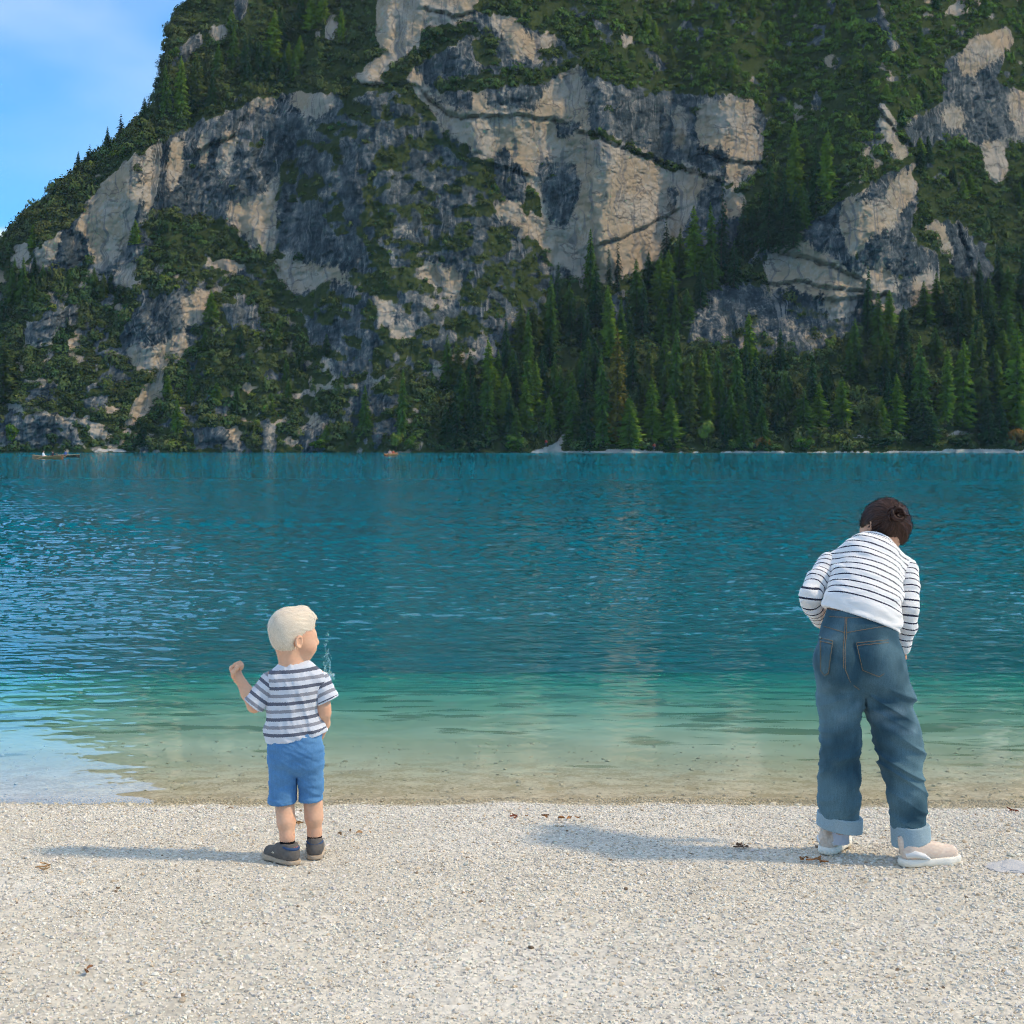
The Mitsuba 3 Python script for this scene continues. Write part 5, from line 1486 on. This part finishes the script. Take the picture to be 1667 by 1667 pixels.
def build_woman_feet():
    scene['sneaker_knit'] = {'type': 'principled', 'base_color': mikit.proc(lambda p, n, uv: mix([0.60, 0.47, 0.38], [0.68, 0.58, 0.48], noise(p.x * 120, p.y * 120, p.z * 160))), 'roughness': 0.9, 'specular': 0.2}
    scene['sneaker_sole'] = {'type': 'principled', 'base_color': mikit.proc(lambda p, n, uv: mix([0.66, 0.60, 0.47], [0.76, 0.73, 0.64], smoothstep(0.006, 0.03, p.z + 0.01 * noise(p.x * 40, p.y * 40, 0.0)))), 'roughness': 0.6}
    scene['sneaker_cage'] = diffuse(0.72, 0.72, 0.70)
    scene['sock_white'] = diffuse(0.55, 0.58, 0.66)
    for heel, toe, ank in (((wom(1346, 0)[0] + 0.005, 5.905), (wom(1396, 0)[0], 6.10), wom(1366, 1352, 0.05)), ((wom(1456, 0)[0], 5.748), (wom(1556, 0)[0] - 0.012, 5.795), wom(1484, 1372, -0.085))):
        z0 = float(ground_z(heel[0], heel[1])) + 0.004
        up, sole, pt = shoe(heel, toe, z0, 0.088, 0.098, 0.03, ank)
        k = numbered('person_001__shoe')
        scene[k] = mikit.ply(up, 'sneaker_knit', smooth=True)
        scene[k + '__sole'] = mikit.ply(sole, 'sneaker_sole', smooth=True)
        tab = tube_mesh([pt(0.03, 0, 0.05), pt(-0.005, 0, 0.085), pt(-0.035, 0, 0.108), pt(-0.052, 0, 0.116)], [0.018, 0.016, 0.012, 0.008], 10)
        scene[k + '__heel_tab'] = mikit.ply(tab, 'sneaker_knit', smooth=True)
        cage = []
        for sg in (-1, 1):
            cage.append(tube_mesh([pt(0.02, sg * 0.25, 0.045), pt(0.14, sg * 0.43, 0.055), pt(0.30, sg * 0.46, 0.045), pt(0.40, sg * 0.47, 0.032)], [0.012, 0.016, 0.012, 0.005], 8))
        scene[k + '__heel_counter'] = mikit.ply(join(cage), 'sneaker_cage', smooth=True)
        laces = [tube_mesh([pt(0.42 + 0.075 * q, -0.22, 0.088 - 0.0085 * q), pt(0.43 + 0.075 * q, 0, 0.094 - 0.0085 * q), pt(0.42 + 0.075 * q, 0.22, 0.088 - 0.0085 * q)], 0.0035, 5) for q in range(5)]
        scene[k + '__lace'] = mikit.ply(join(laces), 'sneaker_cage', smooth=True)
        scene[k + '__sock'] = mikit.ply(tube_mesh([ank + [0, 0, -0.05], ank, ank + [0, 0, 0.05]], [0.042, 0.040, 0.042], 20), 'sock_white', smooth=True)


build_woman()
build_woman_feet()


# ---------------------------------------------------------------- gravel, leaves, a stone
def build_gravel():
    rng = np.random.default_rng(31)

    def stones(base, x, y, r, flat):
        n, m = len(x), len(base.vertices)
        z = ground_z(x, y) + r * 0.2
        q = rng.normal(size=(n, 4)); q /= np.linalg.norm(q, axis=1, keepdims=True)
        w_, a, b, c = q.T
        R = np.stack([1 - 2 * (b * b + c * c), 2 * (a * b - c * w_), 2 * (a * c + b * w_), 2 * (a * b + c * w_), 1 - 2 * (a * a + c * c), 2 * (b * c - a * w_), 2 * (a * c - b * w_), 2 * (b * c + a * w_), 1 - 2 * (a * a + b * b)], -1).reshape(n, 3, 3)
        V = np.array(base.vertices)[None] * rng.uniform(0.72, 1.2, (n, m, 1)) * rng.uniform(0.62, 1.25, (n, 1, 3))
        V = np.einsum('nij,nkj->nki', R, V)
        V[..., 2] *= flat
        V = V * r[:, None, None] + np.stack([x, y, z], -1)[:, None]
        t = rng.random(n)
        col = np.array([0.66, 0.63, 0.55])[None] * rng.uniform(0.82, 1.15, (n, 1)) + rng.normal(0, 0.010, (n, 3))
        col = np.where((t < 0.10)[:, None], np.array([0.48, 0.45, 0.40]) * rng.uniform(0.75, 1.1, (n, 1)), col)
        col = np.where((t > 0.93)[:, None], np.array([0.58, 0.48, 0.35]) * rng.uniform(0.75, 1.1, (n, 1)), col)
        col = np.where((t > 0.997)[:, None], np.array([0.26, 0.19, 0.13]) * rng.uniform(0.7, 1.3, (n, 1)), col)
        wet = np.clip((WATER + 0.012 - z) / 0.01, 0, 1)[:, None]
        col = col * (1 - wet) + wet * (0.4 * col + 0.33) * np.array([0.86, 0.79, 0.60])
        return V.reshape(-1, 3), (np.array(base.faces)[None] + m * np.arange(n)[:, None, None]).reshape(-1, 3), np.repeat(col, m, 0)

    n = 72000
    y = np.sqrt(rng.uniform(3.75 ** 2, 7.4 ** 2, n)); x = rng.uniform(-1, 1, n) * (0.375 * y + 0.12)
    r = np.clip(rng.lognormal(math.log(0.0040), 0.35, n), 0.0022, 0.0075) * (1 + 0.6 * n2(x * 1.3, y * 1.9, 90, 3))
    a = stones(trimesh.Trimesh([[1, 0, 0], [-1, 0, 0], [0, 1, 0], [0, -1, 0], [0, 0, 1], [0, 0, -1]], [[0, 2, 4], [2, 1, 4], [1, 3, 4], [3, 0, 4], [2, 0, 5], [1, 2, 5], [3, 1, 5], [0, 3, 5]]), x, y, r * 1.25, 0.8)
    n = 9000
    y = np.sqrt(rng.uniform(3.75 ** 2, 7.4 ** 2, n)); x = rng.uniform(-1, 1, n) * (0.375 * y + 0.12)
    bands = n2(x * 0.5, y * 2.2, 95, 3)
    r = np.clip(rng.lognormal(math.log(0.0062), 0.34, n), 0.0045, 0.015) * (1 + 0.8 * bands)
    b = stones(trimesh.creation.icosahedron(), x, y, r, 0.68)
    n = 1500
    y = 7.15 + 3.0 * rng.random(n) ** 1.7; x = rng.uniform(-1, 1, n) * (0.38 * y + 0.1)
    c = stones(trimesh.creation.icosahedron(), x, y, np.clip(rng.lognormal(math.log(0.007), 0.45, n), 0.004, 0.022), 0.6)
    V, F2, C, k = [], [], [], 0
    for v, f, col in (a, b, c):
        V.append(v); F2.append(f + k); C.append(col); k += len(v)
    return np.concatenate(V), np.concatenate(F2), np.clip(np.concatenate(C), 0.02, 0.9)


scene['limestone'] = {'type': 'diffuse', 'reflectance': {'type': 'mesh_attribute', 'name': 'vertex_color'}}
pv, pf, pc = build_gravel()
scene['gravel'] = mikit.ply((pv, pf), 'limestone', color=pc)
tag('gravel', 'small cream and grey limestone pebbles covering the beach', 'gravel', kind='stuff')

scene['dry_leaf'] = {'type': 'twosided', 'bsdf': {'type': 'diffuse', 'reflectance': {'type': 'mesh_attribute', 'name': 'vertex_color'}}}


def on_beach(px, py):
    y = 5.5
    for _ in range(30):
        y = 0.5 * y + 0.5 * (CZ - float(ground_z((px - CX) / F * y, y))) * F / (py - HY)
    x = (px - CX) / F * y
    return np.array([x, y, float(ground_z(x, y))])


def litter(px, py, wide, n, label, seed, tint=(0.30, 0.15, 0.07)):
    rng = np.random.default_rng(seed)
    c = on_beach(px, py)
    V, Fc, C, k = [], [], [], 0
    for _ in range(n):
        L, W = rng.uniform(0.008, 0.022), rng.uniform(0.003, 0.008)
        u, s = np.meshgrid(np.linspace(-1, 1, 5), np.linspace(-1, 1, 3), indexing='ij')
        v = np.stack([u * L, s * W * (1 - u ** 2 * 0.9), 0.006 * u ** 2 * rng.uniform(-1, 1.5) + 0.005 * s ** 2], -1).reshape(-1, 3)
        a, tl = rng.uniform(0, 6.28), rng.normal(0, 0.35)
        v = np.stack([v[:, 0] * math.cos(a) - v[:, 1] * math.sin(a), v[:, 0] * math.sin(a) + v[:, 1] * math.cos(a), v[:, 2] + v[:, 1] * tl], -1)
        x, y = c[0] + rng.normal(0, 0.4) * wide, c[1] + rng.normal(0, 0.025)
        V.append(v + [x, y, float(ground_z(x, y)) + 0.010 + rng.uniform(0, 0.006)]); Fc.append(grid_faces(5, 3) + k); k += 15
        C.append(np.repeat(np.array(tint)[None] * rng.uniform(0.4, 1.4), 15, 0))
    key = numbered('leaf_litter')
    scene[key] = mikit.ply((np.concatenate(V), np.concatenate(Fc)), 'dry_leaf', color=np.clip(np.concatenate(C), 0, 1), smooth=True)
    tag(key, label, 'leaves', kind='stuff')


litter(1322, 1403, 0.09, 11, "strip of brown dry leaves on the gravel left of the woman's front shoe", 1)
litter(905, 1336, 0.14, 9, 'scattered brown leaves near the waterline between the two people', 2)
litter(840, 1333, 0.05, 4, 'few reddish leaf scraps at the waterline left of the scattered leaves', 3, (0.26, 0.10, 0.06))
litter(75, 1419, 0.05, 5, 'tan plant scraps on the gravel at the left below the boy\'s shadow', 4, (0.40, 0.26, 0.14))
litter(1645, 1322, 0.03, 5, 'single reddish leaves at the waterline near the right edge', 5, (0.30, 0.09, 0.05))
litter(487, 1345, 0.04, 6, "tan leaf scraps on the gravel between the boy's legs", 6, (0.38, 0.22, 0.10))
litter(1208, 1382, 0.05, 7, "dark leaf scraps in the woman's shadow left of her rear shoe", 7, (0.20, 0.13, 0.09))
litter(145, 1584, 0.008, 2, 'small brown leaf lying alone on the lower left gravel', 8, (0.24, 0.12, 0.06))
litter(575, 1360, 0.08, 4, "orange-brown scraps on the gravel right of the boy's shoes", 9, (0.40, 0.24, 0.12))

sp = on_beach(1650, 1412)
m = trimesh.creation.icosphere(subdivisions=4, radius=1.0)
sv_ = np.array(m.vertices)
sv_ = sv_ * (1 + 0.75 * f3(sv_, 1.8, 1.8, 1.8, 70)[:, None] + 0.14 * f3(sv_, 6, 6, 6, 71)[:, None]) * np.array([0.10, 0.085, 0.011])
scene['pale_stone'] = {'type': 'diffuse', 'reflectance': mikit.proc(lambda p, n, uv: mix([0.40, 0.42, 0.44], [0.56, 0.55, 0.53], fbm(p.x * 40, p.y * 40, p.z * 40, 4)))}
scene['flat_stone'] = mikit.ply((sv_ + sp + [0, 0, 0.001], np.array(m.faces)), 'pale_stone', smooth=True)
tag('flat_stone', 'flat pale blue-grey stone in the gravel at the right edge', 'stone')

# ---------------------------------------------------------------- the splash of a thrown stone
rng_s = np.random.default_rng(17)
SY = 1.81 * F / (1102 - HY)
drops = []
for (path, r0) in (([(537, 1101), (536, 1088), (538, 1076), (533, 1066), (531, 1056), (527, 1046)], 0.006), ([(529, 1100), (528, 1090), (531, 1081), (536, 1074)], 0.005), ([(533, 1100), (532, 1092), (528, 1085), (526, 1079)], 0.005)):
    pts = np.array([at(a, b, SY) + [0, rng_s.normal(0, 0.02), 0] for a, b in path])
    u = np.linspace(0, len(pts) - 1, 24)
    pts = np.stack([np.interp(u, np.arange(len(pts)), pts[:, k]) for k in range(3)], -1) + rng_s.normal(0, 0.003, (24, 3))
    drops.append(tube_mesh(pts, r0 * (1.1 - 0.75 * np.linspace(0, 1, 24)) * rng_s.uniform(0.7, 1.3, 24), 7))
for _ in range(70):
    h = rng_s.random() ** 1.5
    p = at(532 + rng_s.normal(0, 4.5 - 2 * h), 1100 - 72 * h, SY) + [0, rng_s.normal(0, 0.03), 0]
    b = trimesh.creation.icosphere(subdivisions=1, radius=rng_s.uniform(0.0022, 0.0055))
    drops.append((np.array(b.vertices) * [1, 1, rng_s.uniform(1, 1.8)] + p, np.array(b.faces)))
ring_t = np.linspace(0, 6.283, 40)
foot = at(533, 1102, SY); foot[2] = WATER + 0.004
drops.append(tube_mesh(np.stack([foot[0] + 0.05 * np.cos(ring_t), foot[1] + 0.05 * np.sin(ring_t), foot[2] + 0.012 + 0.006 * np.sin(7 * ring_t)], -1), 0.006, 6))
scene['splash_water'] = {'type': 'dielectric', 'int_ior': 1.33}
scene['splash'] = mikit.ply(join(drops), 'splash_water', smooth=True)
tag('splash', "thin splash of clear water rising from the lake beside the boy's face", 'splash')

# ---------------------------------------------------------------- rowing boats and the small people far away
scene['boat_varnish'] = {'type': 'roughplastic', 'diffuse_reflectance': rgb(0.42, 0.19, 0.075), 'alpha': 0.2}
scene['boat_dark'] = {'type': 'roughplastic', 'diffuse_reflectance': rgb(0.10, 0.055, 0.035), 'alpha': 0.2}
scene['boat_rim'] = {'type': 'roughplastic', 'diffuse_reflectance': rgb(0.50, 0.30, 0.15), 'alpha': 0.2}


def hull_mesh(L, beam, inset):
    st, ar = np.linspace(-1, 1, 25), np.linspace(-1, 1, 15)
    b = beam / 2 * np.where(st < 0, 1 - 0.38 * np.abs(st) ** 2.4, (1 - st.clip(0) ** 2.2)) - inset
    b = np.maximum(b, 0.015)
    sheer = 0.30 + 0.10 * st ** 2 + 0.08 * np.clip(st, 0, 1) ** 2
    keel = -0.16 + 0.22 * np.clip(st - 0.5, 0, 1) ** 2 * 2 + inset
    X = np.repeat(st[:, None] * L / 2, 15, 1)
    Y = b[:, None] * np.sign(ar) * np.abs(ar) ** 0.75
    Z = keel[:, None] + (sheer - keel)[:, None] * np.abs(ar) ** 2.6
    return np.stack([X, Y, Z], -1), sheer, b


def rowing_boat(p, heading, mat, label, L=4.1):
    key = numbered('rowing_boat')
    to = T().translate([float(p[0]), float(p[1]), WATER]).rotate([0, 0, 1], heading)
    out, sheer, b = hull_mesh(L, 1.45, 0.0)
    inn, _, _ = hull_mesh(L, 1.45, 0.04)
    f = grid_faces(25, 15)
    v = np.concatenate([out.reshape(-1, 3), inn.reshape(-1, 3)])
    fs = [f, f[:, ::-1] + 375]
    for side in (0, 14):
        q = [(i * 15 + side, (i + 1) * 15 + side, (i + 1) * 15 + side + 375, i * 15 + side + 375) for i in range(24)]
        fs.append(np.array([[a, b_, c] for a, b_, c, d in q] + [[a, c, d] for a, b_, c, d in q]))
    fan = [[7, j, j + 1] for j in range(14)] + [[7 + 375, j + 376, j + 375] for j in range(14)]
    v = np.vstack([v])
    scene[key + '__hull'] = mikit.ply((v, np.concatenate(fs + [np.array(fan)])), mat, smooth=False, to_world=to)
    rim = []
    for side in (0, 14):
        rim.append(tube_mesh(out[:, side] + [0, 0, 0.01], 0.035, 6))
    scene[key + '__gunwale'] = mikit.ply(join(rim), 'boat_rim', to_world=to, smooth=True)
    for x in (-1.35, -0.3, 0.8):
        w = float(np.interp(x, out[:, 0, 0], b)) * 1.85
        m = trimesh.creation.box([0.26, w, 0.035]); m.apply_translation([x, 0, 0.17])
        scene[numbered(key + '__thwart')] = mikit.ply(m, 'boat_rim', to_world=to)
    for sg in (-1, 1):
        a, c = np.array([-0.15, sg * 0.45, 0.42]), np.array([0.5, sg * 2.0, 0.02])
        blade = trimesh.creation.box([0.16, 0.5, 0.025]); blade.apply_translation(c)
        scene[numbered(key + '__oar')] = mikit.ply(join([tube_mesh([a, c], 0.025, 6), (np.array(blade.vertices), np.array(blade.faces))]), 'boat_rim', to_world=to)
    return to


def far_person(place, heading, sitting, shirt, legs, hair, label, h=1.0):
    """A small figure: body, clothes and hair, standing in stride or sitting with bent knees and arms forward."""
    key = numbered('person')
    to = T().translate([float(v) for v in place]).rotate([0, 0, 1], heading).scale(h)
    hipz = 0.0 if sitting else 0.88
    P = lambda x, y, z: np.array([x, y, z + hipz])
    knee = [P(0.40, s * 0.12, 0.10) if sitting else P(0.06 * s, s * 0.09, -0.42) for s in (-1, 1)]
    foot_ = [P(0.62, s * 0.12, -0.26) if sitting else P(-0.14 * s, s * 0.1, -0.83) for s in (-1, 1)]
    toe = [f + np.array([0.16, 0, -0.02]) for f in foot_]
    sh = [P(0.02, s * 0.19, 0.46) for s in (-1, 1)]
    elb = [P(0.12, s * 0.27, 0.20) for s in (-1, 1)]
    wr = [P(0.36, s * 0.2, 0.16) if sitting else P(0.2 * s + 0.1, s * 0.27, -0.02) for s in (-1, 1)]
    lo, hi = np.array([-0.45, -0.5, -1.0 + hipz]), np.array([0.95, 0.5, 1.0 + hipz])
    B, S, L_ = Field(lo, hi, 0.028), Field(lo, hi, 0.026), Field(lo, hi, 0.026)
    B.cone(P(0, 0, 0.05), P(0, 0, 0.42), 0.13, 0.15, 0.05)
    B.cone(P(0.01, 0, 0.5), P(0.03, 0, 0.66), 0.06, 0.055, 0.05)
    B.ball(P(0.05, 0, 0.73), [0.095, 0.075, 0.115], 0.03)
    B.cone(P(0.13, 0, 0.72), P(0.15, 0, 0.71), 0.02, 0.018, 0.02)
    for k in (0, 1):
        B.chain([P(0, (k - 0.5) * 0.2, 0), knee[k], foot_[k], toe[k]], [0.08, 0.06, 0.05, 0.042], 0.03)
        B.chain([sh[k], elb[k], wr[k], wr[k] + (wr[k] - elb[k]) * 0.35], [0.05, 0.042, 0.036, 0.034], 0.03)
        L_.chain([P(0, (k - 0.5) * 0.18, 0.0), knee[k], foot_[k] + np.array([0, 0, 0.08])], [0.105, 0.085, 0.07], 0.03)
        S.chain([sh[k], elb[k], elb[k] * 0.5 + wr[k] * 0.5], [0.07, 0.062, 0.06], 0.03)
    L_.cone(P(0, -0.07, 0.02), P(0, 0.07, 0.02), 0.12, 0.12, 0.03)
    S.cone(P(0, 0, 0.02), P(0.01, 0, 0.42), 0.16, 0.165, 0.05)
    S.cut(P(0, 0, -0.03), [0, 0, -1])
    H = Field(P(-0.15, -0.2, 0.5), P(0.25, 0.2, 1.0), 0.02)
    H.ball(P(0.025, 0, 0.765), [0.108, 0.093, 0.115], 0.02)
    for part, fld, mat in (('body', B, rgb(0.55, 0.33, 0.22)), ('shirt', S, rgb(*shirt)), ('trousers', L_, rgb(*legs)), ('hair', H, rgb(*hair))):
        scene[f'{key}__{part}'] = mikit.ply(fld.mesh(), {'type': 'diffuse', 'reflectance': mat}, smooth=True, to_world=to)
    tag(key, label, 'person')


def afloat(px, py):
    y = (CZ - WATER) * F / (py - HY)
    return np.array([(px - CX) / F * y, y])


p = afloat(77, 746.6)
to = rowing_boat(p, 174.0, 'boat_varnish', '')
tag('rowing_boat', 'orange-brown wooden rowing boat with two people, leftmost on the lake', 'boat')
far_person([p[0] + 0.75, p[1] - 0.05, WATER + 0.20], 180, True, (0.04, 0.03, 0.04), (0.05, 0.06, 0.09), (0.04, 0.02, 0.012), 'person in dark top seated at the right end of the orange-brown boat')
far_person([p[0] - 0.55, p[1] + 0.05, WATER + 0.20], 0, True, (0.70, 0.72, 0.75), (0.10, 0.11, 0.14), (0.05, 0.03, 0.02), 'person in white shirt seated in the orange-brown boat')
p = afloat(110, 744.2)
rowing_boat(p, 196.0, 'boat_dark', '', 3.4)
tag('rowing_boat_001', 'dark brown rowing boat partly behind the orange-brown one', 'boat')
far_person([p[0] - 0.3, p[1] + 0.1, WATER + 0.20], 200, True, (0.06, 0.10, 0.30), (0.05, 0.05, 0.06), (0.05, 0.03, 0.02), 'person in blue shirt seated in the dark rowing boat')
p = afloat(638, 742.0)
rowing_boat(p, 68.0, 'boat_varnish', '')
tag('rowing_boat_002', 'small orange-brown rowing boat alone in the middle of the lake', 'boat')
far_person([p[0] - 0.25, p[1] - 0.75, WATER + 0.22], 250, True, (0.62, 0.40, 0.36), (0.10, 0.10, 0.14), (0.05, 0.03, 0.02), 'person in pink shirt seated in the boat in the middle of the lake')
far_person([p[0] + 0.15, p[1] + 0.65, WATER + 0.22], 70, True, (0.45, 0.14, 0.08), (0.10, 0.10, 0.14), (0.03, 0.02, 0.012), 'person in red-brown top behind the pink shirt in the middle boat')
for (px, py, hd, shirt, lab) in ((1518, 708, 200, (0.70, 0.72, 0.74), 'left one of two walkers in pale tops on the far shore path'), (1525, 708, 20, (0.55, 0.66, 0.72), 'right one of two walkers in pale tops on the far shore path'),
                                 (889, 727, 90, (0.55, 0.05, 0.04), 'person in red top on the white gravel tongue of the far shore'), (1064, 733, 260, (0.50, 0.10, 0.06), 'person in red-brown top standing on the far gravel strip')):
    far_person(cliff_point(px, py)[0] - [0, 1.2, 0.0], hd, False, shirt, (0.06, 0.07, 0.10), (0.04, 0.025, 0.015), lab)
